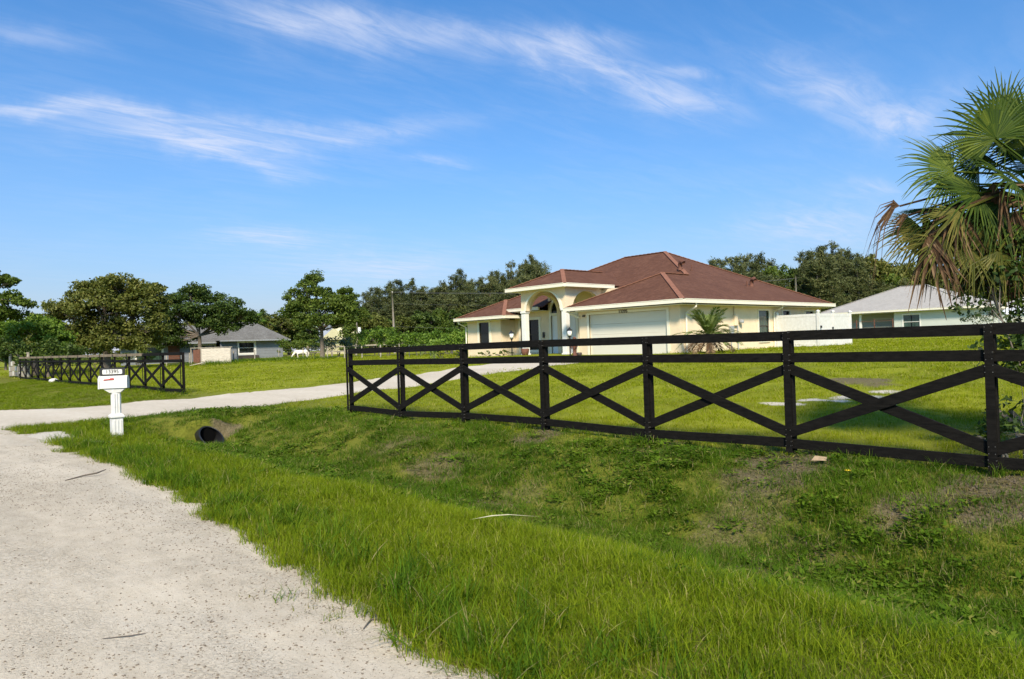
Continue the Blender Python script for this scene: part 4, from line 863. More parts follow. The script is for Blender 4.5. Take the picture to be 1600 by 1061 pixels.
# ------------------------------------------------------------------ trees
def quads_from(c, a, b):
    # rhombic leaves: centre c, half length vector a, half width vector b
    n = len(c); V = np.empty((n, 4, 3)); V[:, 0] = c - a; V[:, 1] = c + b - a * .15; V[:, 2] = c + a; V[:, 3] = c - b - a * .15
    return V.reshape(-1, 3), np.arange(n * 4).reshape(n, 4)
def unit(v): return v / np.maximum(np.linalg.norm(v, axis=-1, keepdims=True), 1e-9)
def leaf_mesh(name, c, size, rng, aspect=.5, flat=.35, outward=None):
    n = len(c); nrm = rng.normal(size=(n, 3)); nrm[:, 2] += flat * 2
    if outward is not None: nrm = unit(nrm) + outward * .9
    nrm = unit(nrm); t = unit(np.cross(nrm, rng.normal(size=(n, 3)))); b = np.cross(nrm, t)
    L = size * rng.uniform(.6, 1.3, (n, 1)); V, Q = quads_from(c, t * L * .5, b * L * .5 * aspect)
    return np_mesh(name, V, Q, rng.random(n))
def tree(name, label, group, x, y, H, lobes, leaf, bark, nclump, per, size, seed, trunk_r=.25, fork=.3, lean=(0, 0), clump_r=.7, cat='tree', crown_name='crown', z=None, stems=1, link_parts=True):
    rng = np.random.default_rng(seed); rd = random.Random(seed); z = g(x, y) if z is None else z
    t = thing(name, label, cat, (x, y, z), group)
    wts = np.array([(l[3] * l[4] * l[5]) ** .67 for l in lobes]); wts /= wts.sum(); C = []; OUT = []; mb = MB()
    tr = MB(); fz = H * fork
    for sidx in range(stems):
        ox = 0 if stems == 1 else rd.uniform(-.3, .3); oy = 0 if stems == 1 else rd.uniform(-.3, .3)
        tr.tube([(x + ox, y + oy, z - .3), (x + ox * 1.1 + lean[0] * .25, y + oy + lean[1] * .25, z + fz * .35), (x + ox * 1.5 + lean[0] * .6, y + oy * 1.4 + lean[1] * .6, z + fz * .75), (x + lean[0] + ox * 2, y + lean[1] + oy * 2, z + fz)], [trunk_r * 1.35, trunk_r, trunk_r * .85, trunk_r * .75], 8)
    for li, l in enumerate(lobes):
        ctr = np.array(l[:3]); rad = np.array(l[3:6]); m = max(2, int(round(nclump * wts[li])))
        d = unit(rng.normal(size=(m, 3))); d[:, 2] = np.where(d[:, 2] < -.55, -d[:, 2] * .5, d[:, 2])
        cc = ctr + d * rad * rng.uniform(.45, 1.0, (m, 1)) ** .6; C.append(cc); OUT.append(d)
        p0 = Vector((x + lean[0], y + lean[1], z + fz)); p2 = Vector((x + ctr[0], y + ctr[1], z + ctr[2])); mid = p0.lerp(p2, .5) + Vector((rd.uniform(-.3, .3), rd.uniform(-.3, .3), -.1 * rad[2]))
        r0 = trunk_r * rd.uniform(.38, .55); tr.tube([p0, mid, p2], [r0, r0 * .7, r0 * .42], 6)
        for k in range(min(m, 7)):
            q = Vector((x + cc[k][0], y + cc[k][1], z + cc[k][2])); tr.tube([mid.lerp(p2, rd.uniform(.3, 1)), p2.lerp(q, .55) + Vector((0, 0, rd.uniform(-.2, .2))), q], [r0 * .4, r0 * .25, r0 * .1], 5)
    tr.build('trunk', M[bark], t, True)
    C = np.concatenate(C); OUT = np.concatenate(OUT); k = np.repeat(np.arange(len(C)), per)
    cr = clump_r * rng.uniform(.55, 1.35, len(C)); off = rng.normal(size=(len(k), 3)); off = unit(off) * (rng.random((len(k), 1)) ** .45) * cr[k][:, None]; off[:, 2] *= .62
    P = C[k] + off
    P[:, 2] = np.maximum(P[:, 2], .15)
    me = leaf_mesh(crown_name, P, size, rng, .55, .3, OUT[k] * .4); link(crown_name, me, M[leaf], t)
    return t
OG = 'trees in the field at left'
PT = lambda px, D: (D * .6756 + (px - 800) / 1120 * D * .7371, D * .7373 - (px - 800) / 1120 * D * .6751)
# big spreading oak behind the far crossbuck fence
tree('oak_tree', 'wide spreading olive green oak behind the far crossbuck fence, broadest tree at left', OG, *PT(166, 72), 10.0,
     [(0, 0, 6.6, 3.6, 3.6, 2.6), (-2.6, 2.2, 5.6, 2.6, 2.6, 2.2), (-4.2, 3.8, 5.2, 2.0, 2.0, 1.7), (2.8, -2.3, 6.0, 2.8, 2.8, 2.6), (1.2, -1.0, 8.2, 2.2, 2.2, 1.5), (3.6, -3.0, 7.4, 1.6, 1.6, 1.3), (-1.0, .8, 8.0, 1.7, 1.7, 1.3), (-3.4, 3.0, 3.4, 2.2, 2.2, 1.4), (0, .5, 3.9, 3.0, 3.0, 1.5), (3.2, -2.6, 3.8, 2.3, 2.3, 1.4), (-4.9, 4.4, 3.0, 1.3, 1.3, .9), (2.0, 2.5, 6.5, 2.2, 2.2, 2.0), (-3.2, 2.9, 2.0, 2.2, 2.2, 1.2), (0, .2, 2.7, 2.8, 2.8, 1.1), (2.9, -2.5, 2.5, 2.1, 2.1, 1.1), (-5.0, 4.5, 1.8, 1.4, 1.4, 1.0)],
     'oak', 'bark', 370, 130, .30, 11, .36, .27, clump_r=.85)
tree('broadleaf_tree', 'dark green round headed tree standing in front of the grey house', OG, *PT(312, 86), 9.8,
     [(0, 0, 7.0, 2.8, 2.8, 2.4), (-2.3, 2.1, 6.4, 2.2, 2.2, 2.1), (2.4, -2.2, 6.2, 2.3, 2.3, 1.8), (4.0, -3.6, 5.4, 1.7, 1.7, 1.3), (-.8, .8, 8.4, 1.7, 1.7, 1.2), (1.2, -1.2, 4.6, 2.0, 2.0, 1.0), (-2.6, 2.4, 4.0, 1.6, 1.6, .9), (-1.2, 1.0, 3.2, 1.5, 1.5, .7), (-3.4, 3.1, 5.4, 2.0, 2.0, 1.7), (-3.3, 3.0, 3.2, 1.7, 1.7, 1.1), (-2.6, 2.4, 2.4, 1.6, 1.6, .9), (2.6, -2.3, 4.0, 1.8, 1.8, 1.0), (.4, .2, 5.6, 2.6, 2.6, 1.4)],
     'dark_leaf', 'bark', 270, 125, .29, 12, .26, .33, clump_r=.8)
tree('broadleaf_tree', 'tall lumpy crowned green tree with a clear trunk beside the pony', OG, *PT(503, 80), 9.6,
     [(0, 0, 5.0, 3.2, 3.2, 1.9), (-1.3, 1.1, 7.8, 1.7, 1.7, 1.2), (-.5, .4, 8.8, 1.2, 1.2, .8), (-2.1, 1.9, 6.9, 1.2, 1.2, .9), (.4, -.4, 6.9, 1.6, 1.6, 1.0), (2.0, -1.8, 7.0, 1.3, 1.3, .9), (2.5, -2.2, 5.4, 1.8, 1.8, 1.4), (-2.2, 2.0, 4.6, 1.7, 1.7, 1.3), (0, 0, 3.9, 2.6, 2.6, .9), (3.0, -2.7, 4.4, 1.4, 1.4, 1.0), (1.2, -1.0, 6.0, 2.2, 2.2, 1.2), (-1.4, 1.4, 6.0, 1.8, 1.8, 1.2)],
     'mid_leaf', 'bark', 230, 120, .28, 13, .24, .32, clump_r=.68)
tree('pine_tree', 'tufted pine reaching in at the far left edge of the view', OG, *PT(-22, 56), 11,
     [(1.5, -1.2, 7.6, .9, .9, .45), (1.0, -.6, 6.4, 1.3, 1.3, .5), (2.4, -2.1, 5.9, .75, .75, .35), (-.5, .3, 9.0, 1.2, 1.2, .7), (.4, .2, 8.2, 1.2, 1.2, .6), (.6, -.7, 5.2, 1.3, 1.3, .6), (-1, 1, 7.0, 1.2, 1.2, .6), (1.6, -1.0, 5.0, .9, .9, .5)],
     'mid_leaf', 'bark_light', 90, 110, .28, 14, .2, .6, clump_r=.5)
tree('bright_tree', 'bright yellow green leafy tree low at the far left behind the board fence', OG, 11.6, 74.5, 6.2,
     [(0, 0, 3.8, 2.0, 2.0, 1.5), (1.2, -1.2, 3.2, 1.5, 1.5, 1.2), (-2, 1.8, 3.8, 2.0, 2.0, 1.4), (1.6, -1.5, 2.3, 1.2, 1.2, 1.0)], 'bright_leaf', 'bark', 110, 110, .28, 15, .18, .3, clump_r=.7)
tree('dark_shrub', 'dark shaded bush under the bright tree at the far left', OG, 11.2, 66.5, 3.2,
     [(0, 0, 1.7, 1.5, 1.5, 1.3), (1.6, 1.2, 1.6, 1.4, 1.4, 1.2), (-1.2, 0, 1.6, 1.2, 1.2, 1.1), (-1.8, 3, 2.0, 1.6, 1.6, 1.4)], 'dark_leaf', 'bark', 60, 70, .24, 16, .12, .3, clump_r=.6)

def copies_of(proto, spots, label, group, zoff=-.1):
    # spots: x, y, scale, scale_z ; the prototypes themselves take the first ones
    for i, (x, y, s, szz) in enumerate(spots):
        o = proto[i % len(proto)]; o = o if i < len(proto) else copy_tree(o)
        o.location = (x, y, g(x, y) + zoff); o.scale = (s, s, szz); o.rotation_euler = (0, 0, random.uniform(0, 6.28)); tag(o, label(i, x, y), None, group)
def sight(x, y): return 800 + 1120 * (x * CR.x + y * CR.y) / (x * CF.x + y * CF.y)
def pick(v, table): return next(l for lim, l in table if v < lim)
# broad background trees
def broad_proto(seed, leaf, nclump=130, per=60, size=.46):
    rd = random.Random(seed); L = [(rd.uniform(-1.8, 1.8), rd.uniform(-1.8, 1.8), rd.uniform(3.0, 7.4), rd.uniform(1.5, 2.6), rd.uniform(1.5, 2.6), rd.uniform(1.1, 1.8)) for _ in range(7)]
    L += [(0, 0, 4.5, 3.0, 3.0, 2.0), (0, 0, 2.2, 2.8, 2.8, 1.4)]
    return tree('broadleaf_tree', 'leafy tree in the distant tree belt', 'x', 0, 0, 8.5, L, leaf, 'bark', nclump, per, size, seed, .25, .3, clump_r=.85, z=0)
PT = lambda px, D: (D * .6756 + (px - 800) / 1120 * D * .7371, D * .7373 - (px - 800) / 1120 * D * .6751)
bp = [broad_proto(31, 'mid_leaf'), broad_proto(32, 'dark_leaf'), broad_proto(33, 'oak')]
def tops(px, top, D, base=8.6): return ((540 - .0314 * (px - 800) + 0 - top) / 1120 * D + .7) / base
sp = []
for px, top, D in [(-12, 508, 104), (8, 515, 98), (28, 520, 108), (50, 515, 100), (15, 500, 118), (60, 488, 125), (105, 500, 112), (148, 505, 130), (195, 500, 125), (240, 498, 118), (275, 505, 132), (330, 498, 124), (372, 480, 118), (398, 486, 126), (428, 492, 116), (452, 484, 122), (480, 505, 118), (535, 500, 122), (-30, 470, 120), (350, 488, 130), (300, 500, 128), (225, 505, 135)]:
    x, y = PT(px, D); k = max(.45, tops(px, top, D)); sp.append((x, y, k * random.uniform(.95, 1.25), k))
KIND = ('leafy mid green', 'dark leafy', 'olive leafy')
copies_of(bp, sp, lambda i, x, y: KIND[i % 3] + ' tree ' + pick(sight(x, y), ((70, 'in the far belt at the left edge'), (170, 'in the far belt behind the left half of the big oak'), (265, 'in the far belt behind the right half of the big oak'), (345, 'rising behind the low wing of the grey house'), (405, 'rising behind the main roof of the grey house'), (470, 'between the grey house and the round tree'), (9e9, 'far behind the round tree and the pony'))), 'belt of trees behind the grey house')
sp = []
for px, top, D in [(1218, 412, 112), (1248, 416, 116), (1362, 402, 118), (1392, 425, 112), (1345, 418, 124), (1425, 415, 120), (1452, 428, 118), (1490, 425, 122), (1530, 420, 120), (1570, 415, 124), (1620, 410, 122), (1660, 412, 120), (1190, 440, 110), (1150, 440, 112), (1115, 450, 110), (1270, 450, 108), (1310, 452, 108), (1405, 452, 106), (1560, 440, 112), (1600, 436, 112)]:
    x, y = PT(px, D); k = max(.6, tops(px, top, D)); sp.append((x, y, k * random.uniform(.75, .95), k))
bq = [copy_tree(b) for b in bp]
copies_of(bq, sp, lambda i, x, y: KIND[i % 3] + ' tree ' + pick(sight(x, y), ((1200, 'behind the middle of the brown roof'), (1290, 'above the right end of the brown roof'), (1375, 'above the left slope of the grey roof'), (1435, 'above the ridge of the grey roof'), (1510, 'above the right slope of the grey roof'), (9e9, 'far behind the fan palm at the right edge'))), 'wood behind the pale house')
# feathery casuarina pines
def pine_proto(seed, H=14.0, wid=1.9, tops=1):
    rng = np.random.default_rng(seed); rd = random.Random(seed); t = thing('casuarina_tree', 'pine', 'tree', (0, 0, 0), 'x'); tr = MB(); P = []; A = []
    for st in range(tops):
        hs = 1.0 if st == 0 else rd.uniform(.72, .93); lean = (0, 0) if st == 0 else (rd.uniform(-1.7, 1.7), rd.uniform(-1.7, 1.7)); wob = [rd.uniform(-.45, .45) for _ in range(2)]; w = wid * (1 if st == 0 else .75)
        def axis(h): return np.array([wob[0] * math.sin(h * 4) + lean[0] * h ** .7, wob[1] * math.sin(h * 3.1) + lean[1] * h ** .7, h * H * hs])
        tr.tube([tuple(axis(h) + (0, 0, -.3 if h == 0 else 0)) for h in (0, .3, .6, .85, .99)], [.22, .16, .10, .05, .015], 7)
        nb = 54 if st == 0 else 36
        for i in range(nb):
            h = .08 + .9 * (i + rd.random()) / nb; az = rd.uniform(0, 6.283); up = rd.uniform(.35, 1.7); bulge = .55 + .6 * abs(math.sin(h * 7 + seed))
            L = (w * (1.05 - h) ** .6 * bulge + .3) * rd.choice((.35, .7, .9, 1.1, 1.5)); d = unit(np.array([math.cos(az), math.sin(az), up])); b = axis(h)
            if i % 2 == 0: tr.tube([tuple(b), tuple(b + d * L)], [.035, .010], 4, False)
            for c in range(rd.randint(2, 4)):      # separate tufts along the bough, with gaps between
                m = int(12 + 12 * L); q = b + d * L * rd.uniform(.25, 1.1) + rng.normal(size=3) * .18
                P.append(q + rng.normal(size=(m, 3)) * (.13 + .05 * L)); A.append(unit(d * .5 + np.array([0, 0, .25]) + rng.normal(size=(m, 3)) * .6) * rng.uniform(.22, .55, (m, 1)))
        m = 34; P.append(axis(.99) + np.array([0, 0, 1.0]) * rng.uniform(-1.2, .35, (m, 1)) + rng.normal(size=(m, 3)) * .13); A.append(unit(np.array([0, 0, 1.0]) + rng.normal(size=(m, 3)) * .6) * .45)
    tr.build('trunk', M['bark'], t); P = np.concatenate(P); A = np.concatenate(A); B = unit(np.cross(A, rng.normal(size=A.shape))) * rng.uniform(.03, .065, (len(A), 1))
    V, Q = quads_from(P, A * .7, B); link('crown', np_mesh('crown', V, Q, rng.random(len(P))), M['pine'], t); return t
pp = [pine_proto(50 + k, 14.0, w, n_) for k, (w, n_) in enumerate(((2.0, 2), (2.6, 1), (3.2, 3), (1.7, 1), (3.0, 2), (2.3, 3), (3.6, 2)))]
prof_l = [(545, 480), (560, 474), (578, 462), (592, 452), (609, 443), (618, 462), (630, 444), (648, 438), (663, 450), (674, 456), (685, 452), (697, 442), (712, 436), (725, 428), (740, 440), (755, 436), (768, 438), (780, 427), (790, 432), (802, 417), (815, 420), (826, 410), (836, 402), (848, 414), (862, 430), (880, 436)]
sp = []
for i, (px, top) in enumerate(prof_l):
    for D, dt, dx in ((random.uniform(124, 136), 0, 0), (random.uniform(112, 120), random.uniform(14, 42), random.uniform(-9, 9)), (random.uniform(138, 148), random.uniform(6, 26), random.uniform(-9, 9))):
        x, y = PT(px + dx, D); k = ((540 - .0314 * (px + dx - 800) - top - dt) / 1120 * D + .7) / 14.0; sp.append((x, y, random.uniform(.85, 1.25), max(.45, k)))
copies_of(pp, sp, lambda i, x, y: ('tall narrow', 'lower', 'slim distant')[i % 3] + ' feathery pine ' + pick(sight(x, y), ((585, 'just right of the round tree'), (612, 'just left of the utility pole'), (640, 'behind the utility pole'), (668, 'right of the utility pole'), (700, 'above the small palm'), (735, 'above the bright bushes by the house'), (770, 'above the left wing roof'), (805, 'left of the porch roof'), (840, 'above the porch roof'), (9e9, 'behind the porch roof peak'))), 'dark feathery pines behind the house')
sp = []
for k, px in enumerate(range(556, 872, 15)):
    x, y = PT(px + random.uniform(-5, 5), random.uniform(104, 112)); sp.append((x, y, random.uniform(.55, .85), random.uniform(.5, .86)))
bl = [copy_tree(b) for b in bp]
copies_of(bl, sp, lambda i, x, y: KIND[i % 3] + ' lower tree ' + pick(sight(x, y), ((590, 'right of the round tree'), (625, 'by the utility pole'), (665, 'under the pines right of the utility pole'), (705, 'behind the small palm'), (745, 'at the left corner of the house'), (790, 'behind the left wing roof'), (9e9, 'behind the porch roof'))), 'lower trees before the pines')
prof_r = [(1118, 418), (1128, 408), (1150, 408), (1165, 404), (1180, 415), (1190, 400), (1205, 410), (1262, 410), (1270, 396), (1283, 392), (1295, 398), (1305, 388), (1318, 392), (1330, 392), (1345, 400), (1378, 418), (1410, 420), (1440, 425), (1480, 426)]
sp = []
for i, (px, top) in enumerate(prof_r):
    for D, dt, dx in ((random.uniform(112, 124), 0, 0), (random.uniform(104, 110), random.uniform(12, 34), random.uniform(-8, 8))):
        x, y = PT(px + dx, D); k = ((540 - .0314 * (px + dx - 800) - top - dt) / 1120 * D + .7) / 14.0; sp.append((x, y, random.uniform(1.0, 1.5), max(.45, k)))
pq = [copy_tree(p) for p in pp]
copies_of(pq, sp, lambda i, x, y: ('tall wispy', 'lower dense')[i % 2] + ' pine ' + pick(sight(x, y), ((1142, 'farthest left above the brown roof slope'), (1172, 'above the middle of the brown roof slope'), (1215, 'above the brown roof beside the rear vent'), (1278, 'above the end of the brown roof'), (1300, 'left in the dark clump above the white fence'), (1325, 'in the middle of the dark clump above the white fence'), (1360, 'right in the dark clump by the grey roof'), (1425, 'above the grey roof ridge'), (9e9, 'behind the fan palm leaves'))), 'dark feathery pines at right')
# bright shrubs left of the house
def shrub(name, label, group, x, y, w, h, leaf, seed, nclump=22, per=42, size=.26, stems=3, cr=.42, cat='shrub'):
    return tree(name, label, group, x, y, h, [(0, 0, h * .55, w * .5, w * .5, h * .4), (w * .3, -w * .2, h * .5, w * .35, w * .35, h * .4), (-w * .3, w * .25, h * .48, w * .35, w * .35, h * .4)], leaf, 'bark', nclump, per, size, seed, .05, .2, clump_r=cr, cat=cat, crown_name='foliage', stems=stems)
BL = ['broad bright green bush left of the utility pole', 'bright green bush just right of the utility pole', 'low bright bush between the utility pole and the small palm', 'leafy bright green bush behind the small palm', 'rounded bright bush right of the small palm', 'yellow green bush near the left corner of the house', 'bright bush against the left wing of the house', 'tall pale green bush by the cottage porch']
for i, (px, top, D, w) in enumerate([(603, 508, 78, 3.4), (632, 516, 74, 2.6), (655, 518, 72, 2.4), (664, 512, 78, 3.2), (700, 512, 70, 3.4), (724, 517, 62, 2.6), (690, 524, 58, 2.0), (588, 510, 82, 3.2)]):
    x, y = PT(px, D); h = (540 - .0314 * (px - 800) - top) / 1120 * D + .8; shrub('bright_shrub', BL[i], 'bright bushes left of the house', x, y, w, h, 'bright_leaf', 70 + i, 30, 46, .26, cr=.5)
DL = ['grey green bush right of the round tree trunk', 'dark low bush behind the rail fence', 'bushy shrub behind the rail fence right of the grey house', 'green shrub with banana-like leaves beside the grey house', 'dark hedge bush at the back of the field', 'small dark bush left of the big oak trunk', 'low bush right of the big oak trunk', 'bush under the big oak by the far fence', 'dense bush left of the cottage']
for i, (px, top, D, w, lf) in enumerate([(528, 524, 84, 4.2, 'olive'), (488, 530, 92, 3.6, 'mid_leaf'), (462, 532, 100, 3.4, 'bright_leaf'), (452, 528, 98, 2.4, 'mid_leaf'), (548, 530, 96, 3.0, 'mid_leaf'), (100, 545, 84, 3.4, 'dark_leaf'), (215, 546, 84, 3.6, 'mid_leaf'), (150, 548, 86, 3.4, 'mid_leaf'), (555, 520, 100, 3.4, 'mid_leaf')]):
    x, y = PT(px, D); h = (540 - .0314 * (px - 800) - top) / 1120 * D + .8; shrub('field_shrub', DL[i], 'bushes along the field edge', x, y, w, h, lf, 90 + i, 30, 42, .26, cr=.5)
shrub('olive_bush', 'thin grey green young tree at the right corner of the pale house', None, *PT(1540, 62), 2.6, 3.1, 'olive', 101, 26, 40, .18, cat='shrub')
# ------------------------------------------------------------------ palms
def pinnate(base, az, L, rise, droop, nl, ll, rng, width=.035, twist=.0):
    # arching frond with leaflets both sides : returns vertex and quad arrays, plus the rachis points
    ca, sa = math.cos(az), math.sin(az); pts = []
    for t in np.linspace(0, 1, 14): r = L * (t * math.cos(rise) * (1 - .12 * t)); pts.append(np.array([base[0] + ca * r, base[1] + sa * r, base[2] + L * (math.sin(rise) * t - droop * t * t)]))
    pts = np.array(pts); C = []; A = []; B = []; side = np.array([-sa, ca, 0.0])
    for t in np.linspace(.16, .99, nl):
        i = min(12, int(t * 13)); f = t * 13 - i; p = pts[i] * (1 - f) + pts[i + 1] * f; d = unit(pts[i + 1] - pts[i]); up = np.cross(side, d) * -1
        for s in (-1, 1):
            l = ll * (math.sin(math.pi * (.12 + .8 * t)) ** .7) * rng.uniform(.85, 1.1)
            v = unit(side * s * .85 + d * (.55 + .4 * t) + np.array([0, 0, .28 - .5 * t]) + rng.normal(size=3) * .08)
            C.append(p + v * l * .5); A.append(v * l * .5); B.append(unit(np.cross(v, up + rng.normal(size=3) * .15)) * width * .5)
    return np.array(C), np.array(A), np.array(B), pts
def pinnate_palm(label, x, y, h, n, L, ll, mat, seed, group=None, trunk_r=.1, nl=34, width=.035, droop=.55, dead=0, name='palm_tree'):
    rng = np.random.default_rng(seed); rd = random.Random(seed); z = g(x, y); t = thing(name, label, 'palm', (x, y, z), group)
    MB().tube([(x, y, z - .2), (x + .02, y, z + h * .5), (x, y, z + h)], [trunk_r * 1.2, trunk_r, trunk_r * .9], 8).build('trunk', M['bark'], t)
    for k in range(n + dead):
        dd_ = k >= n; az = 2.39996 * k + rd.uniform(-.2, .2); rise = rd.uniform(.25, 1.25) if not dd_ else rd.uniform(-.3, .1); dr = droop * rd.uniform(.7, 1.25)
        C, A, B, pts = pinnate((x, y, z + h), az, L * rd.uniform(.8, 1.1) * (.7 if dd_ else 1), rise, dr, nl, ll, rng, width)
        mb = MB(); mb.tube([tuple(p) for p in pts[::2]], [.02, .017, .014, .011, .009, .006, .004][:len(pts[::2])], 4, False); V, Q = quads_from(C, A, B)
        nv = len(mb.v); V2 = np.concatenate([np.array(mb.v), V]) - np.array([x, y, z]); F = mb.f + [tuple(q + nv) for q in Q]
        link('dead_frond' if dd_ else 'frond', np_mesh('frond', V2, F, rng.random(len(F))), M['dead' if dd_ else mat], t)
    return t
pinnate_palm('young date palm with arching fronds and dry skirt beside the garage corner', 27.6, 17.35, .7, 30, 2.1, .36, 'date', 5, None, .12, 34, .04, .48, 9)
pinnate_palm('slim young palm with thin yellow green fronds before the left wing of the house', 28.3, 38.6, .35, 9, 2.0, .42, 'date', 6, None, .05, 22, .04, .6)
pinnate_palm('small palm showing above the bright bushes left of the house', *PT(705, 74), 1.5, 16, 2.0, .5, 'mid_leaf', 7, None, .12, 22, .08, .6)
pinnate_palm('tall palm with yellow green fronds behind the grey house', *PT(400, 108), 5.2, 18, 3.2, .8, 'bright_leaf', 8, None, .16, 24, .16, .6)
for i, (x, y) in enumerate([(29.2, 34.3), (29.3, 36.9), (29.0, 32.4)]):
    shrub('bed_plant', ['small green plant under the left wing window', 'low plant at the outer corner of the left wing', 'small plant by the recessed front window'][i], None, x, y, .7, .4, 'mid_leaf', 120 + i, 8, 24, .1, 2, .14, 'plant')

def fan(h, d, nrm, Lb, spread, nseg, rng, droop=.25, fold=.35, gravity=.0, web=.42, wf=1.0, mess=0.0):
    # fan leaf: hastula h, axis d, facing nrm
    d = unit(np.asarray(d, float)); nrm = np.asarray(nrm, float); nrm = unit(nrm - d * (nrm @ d)); s = np.cross(nrm, d); V = []; F = []
    ts = np.array([0.02, .22, web, .62, .80, 1.0])
    for i in range(nseg):
        th = spread * (2 * (i + .5) / nseg - 1) + rng.normal() * mess; dth = spread / nseg * wf
        L = Lb * (.72 + .28 * math.cos(th * .75)) * rng.uniform(.92 - mess * 2, 1.06); tw = rng.normal() * (.06 + mess * 3); oz = rng.normal() * mess * 1.2; dl = droop * rng.uniform(.5, 1.6); b0 = len(V)
        for t in ts:
            a = th + tw * max(0, t - web); r = L * t; c = h + (d * math.cos(a) + s * math.sin(a)) * r - nrm * (.10 * r * math.sin(abs(th)) ** 2 + oz * max(0, t - .2) * Lb)
            w = min(L * t, L * web * 1.0) * dth * (1.0 if t <= web else max(.04, (1 - t) / (1 - web)) ** .75)
            side = (-d * math.sin(a) + s * math.cos(a)); k = max(0, t - .35) / .65
            c = c + np.array([0, 0, -1.0]) * (dl * L * k * k * .9 + gravity * L * k ** 1.3)
            V += [c - side * w, c - nrm * (w * fold), c + side * w]
        for j in range(len(ts) - 1):
            q = b0 + j * 3; F += [(q, q + 1, q + 4, q + 3), (q + 1, q + 2, q + 5, q + 4)]
    return V, F
fx, fy = 10.75, 1.95; fz_ = g(fx, fy); FC = np.array([fx, fy, 3.12])
fp = thing('fan_palm', 'spiky green fan palm with a brown skirt of dead fronds at the right edge', 'palm', (fx, fy, fz_))
mb = MB(); mb.tube([(fx, fy, fz_ - .3), (fx + .03, fy + .02, fz_ + .9), (fx, fy + .02, fz_ + 1.9), (fx, fy, 3.1)], [.2, .17, .17, .2], 10); mb.build('trunk', M['bark'], fp, True)
mb = MB(); rb = random.Random(4)
for k in range(40):
    a = k * 2.4; z = 1.0 + k * .05; mb.bar((fx + .15 * math.cos(a), fy + .15 * math.sin(a), z), (fx + .3 * math.cos(a + .2), fy + .3 * math.sin(a + .2), z + rb.uniform(.15, .3)), .07, .02)
mb.build('leaf_boot', M['rust'], fp)
rng = np.random.default_rng(17); cR = np.array(CR); cU = np.array(CU); cF = np.array(CF)
def at(px, py, D): return np.array([0, 0, EYE]) + D * (cF + cR * (px - 800) / 1120 - cU * (py - 530.5) / 1120)
def frond(hpos, axis, facing, L, spread=2.1, nseg=40, droop=.22, dead=False, gravity=0.0, mat=None, nm='frond', wf=1.0, mess=0.0):
    h = np.asarray(hpos, float); V, F = fan(h, axis, facing, L, spread, nseg, rng, droop, .4, gravity, .42 if not mess else .2, wf, mess)
    mb = MB(); p0 = FC + unit(h - FC) * .12; mid = (p0 + h) / 2 + np.array([0, 0, .12 * np.linalg.norm(h - p0)]); mb.tube([tuple(p0), tuple(mid), tuple(h)], [.022, .016, .012], 5, False); b = len(mb.v)
    V2 = np.concatenate([np.array(mb.v), np.array(V)]) - np.array([fx, fy, fz_]); F2 = mb.f + [tuple(i + b for i in f) for f in F]
    link(nm, np_mesh('frond', V2, F2, rng.random(len(F2)), False), M[mat or ('dead' if dead else 'palm')], fp)
# leaves one can tell apart, where they stand round the crown
for px, py, D, ax_, ay_, face, L in [
        (1556, 216, 8.55, -.50, .86, (-.2, .3, 1), .84), (1490, 268, 8.6, -.95, .28, (.1, .5, 1), .80), (1528, 302, 8.45, -.85, .25, (0, .7, .8), .78), (1610, 205, 8.9, .1, 1, (0, .2, 1), .8),
        (1585, 285, 8.4, -.5, .3, (.2, .8, .6), .8), (1500, 338, 8.7, -.95, -.12, (0, .8, .7), .70), (1462, 330, 8.9, -.98, -.1, (0, .9, .4), .6), (1560, 322, 8.45, -.6, -.2, (0, .6, .9), .7), (1640, 250, 8.6, .9, .3, (0, .4, 1), .85),
        (1620, 330, 8.4, .5, -.4, (0, .6, .9), .8), (1660, 310, 8.8, 1, 0, (0, .7, .7), .8), (1570, 190, 9.1, -.2, 1, (0, 0, 1), .75), (1530, 260, 9.2, -.7, .6, (0, .6, .8), .8), (1600, 230, 9.4, 0, .9, (.3, .3, .9), .8)]:
    axis = cR * ax_ + cU * ay_ - cF * .1; facing = cR * face[0] + cU * face[1] - cF * face[2]
    frond(at(px, py, D), axis, facing, L, 2.0 + rng.uniform(-.25, .15), 38)
for k in range(8):      # the far side of the crown
    a = rng.uniform(-.4, 1.9) + .66; e = rng.uniform(.15, 1.2); dv = np.array([math.cos(a) * math.cos(e), math.sin(a) * math.cos(e), math.sin(e)]); frond(FC + dv * rng.uniform(.75, 1.0), dv, np.array([0, 0, 1.0]) - dv * .3, .8, 2.0, 32)
for px, py, D, ax_, ay_ in [(1440, 356, 8.8, -.8, -.4), (1490, 366, 8.5, -.6, -.6), (1530, 352, 8.4, -.4, -.7)]:      # yellowing, drooping
    frond(at(px, py, D), cR * ax_ + cU * ay_, cU * .5 - cF, .58, 1.5, 26, .22, mat='palm_old', gravity=.08)
for k in range(30):      # the hanging skirt of dead leaves
    px = 1452 + k * 6.0 + rng.uniform(-10, 10); py = 352 + rng.uniform(-46, 26) - 26 * (px > 1540); D = rng.uniform(8.15, 9.1); Ld = rng.uniform(.36, .66)
    frond(at(px, py, D), cR * rng.uniform(-.6, .35) - cU * rng.uniform(.5, 1) + cF * rng.uniform(-.5, .5), -cF + cR * rng.uniform(-.9, .9), Ld, rng.uniform(.2, .7), int(rng.integers(8, 18)), .35, True, rng.uniform(.3, .7), nm='dead_frond', wf=8.0, mess=.11)
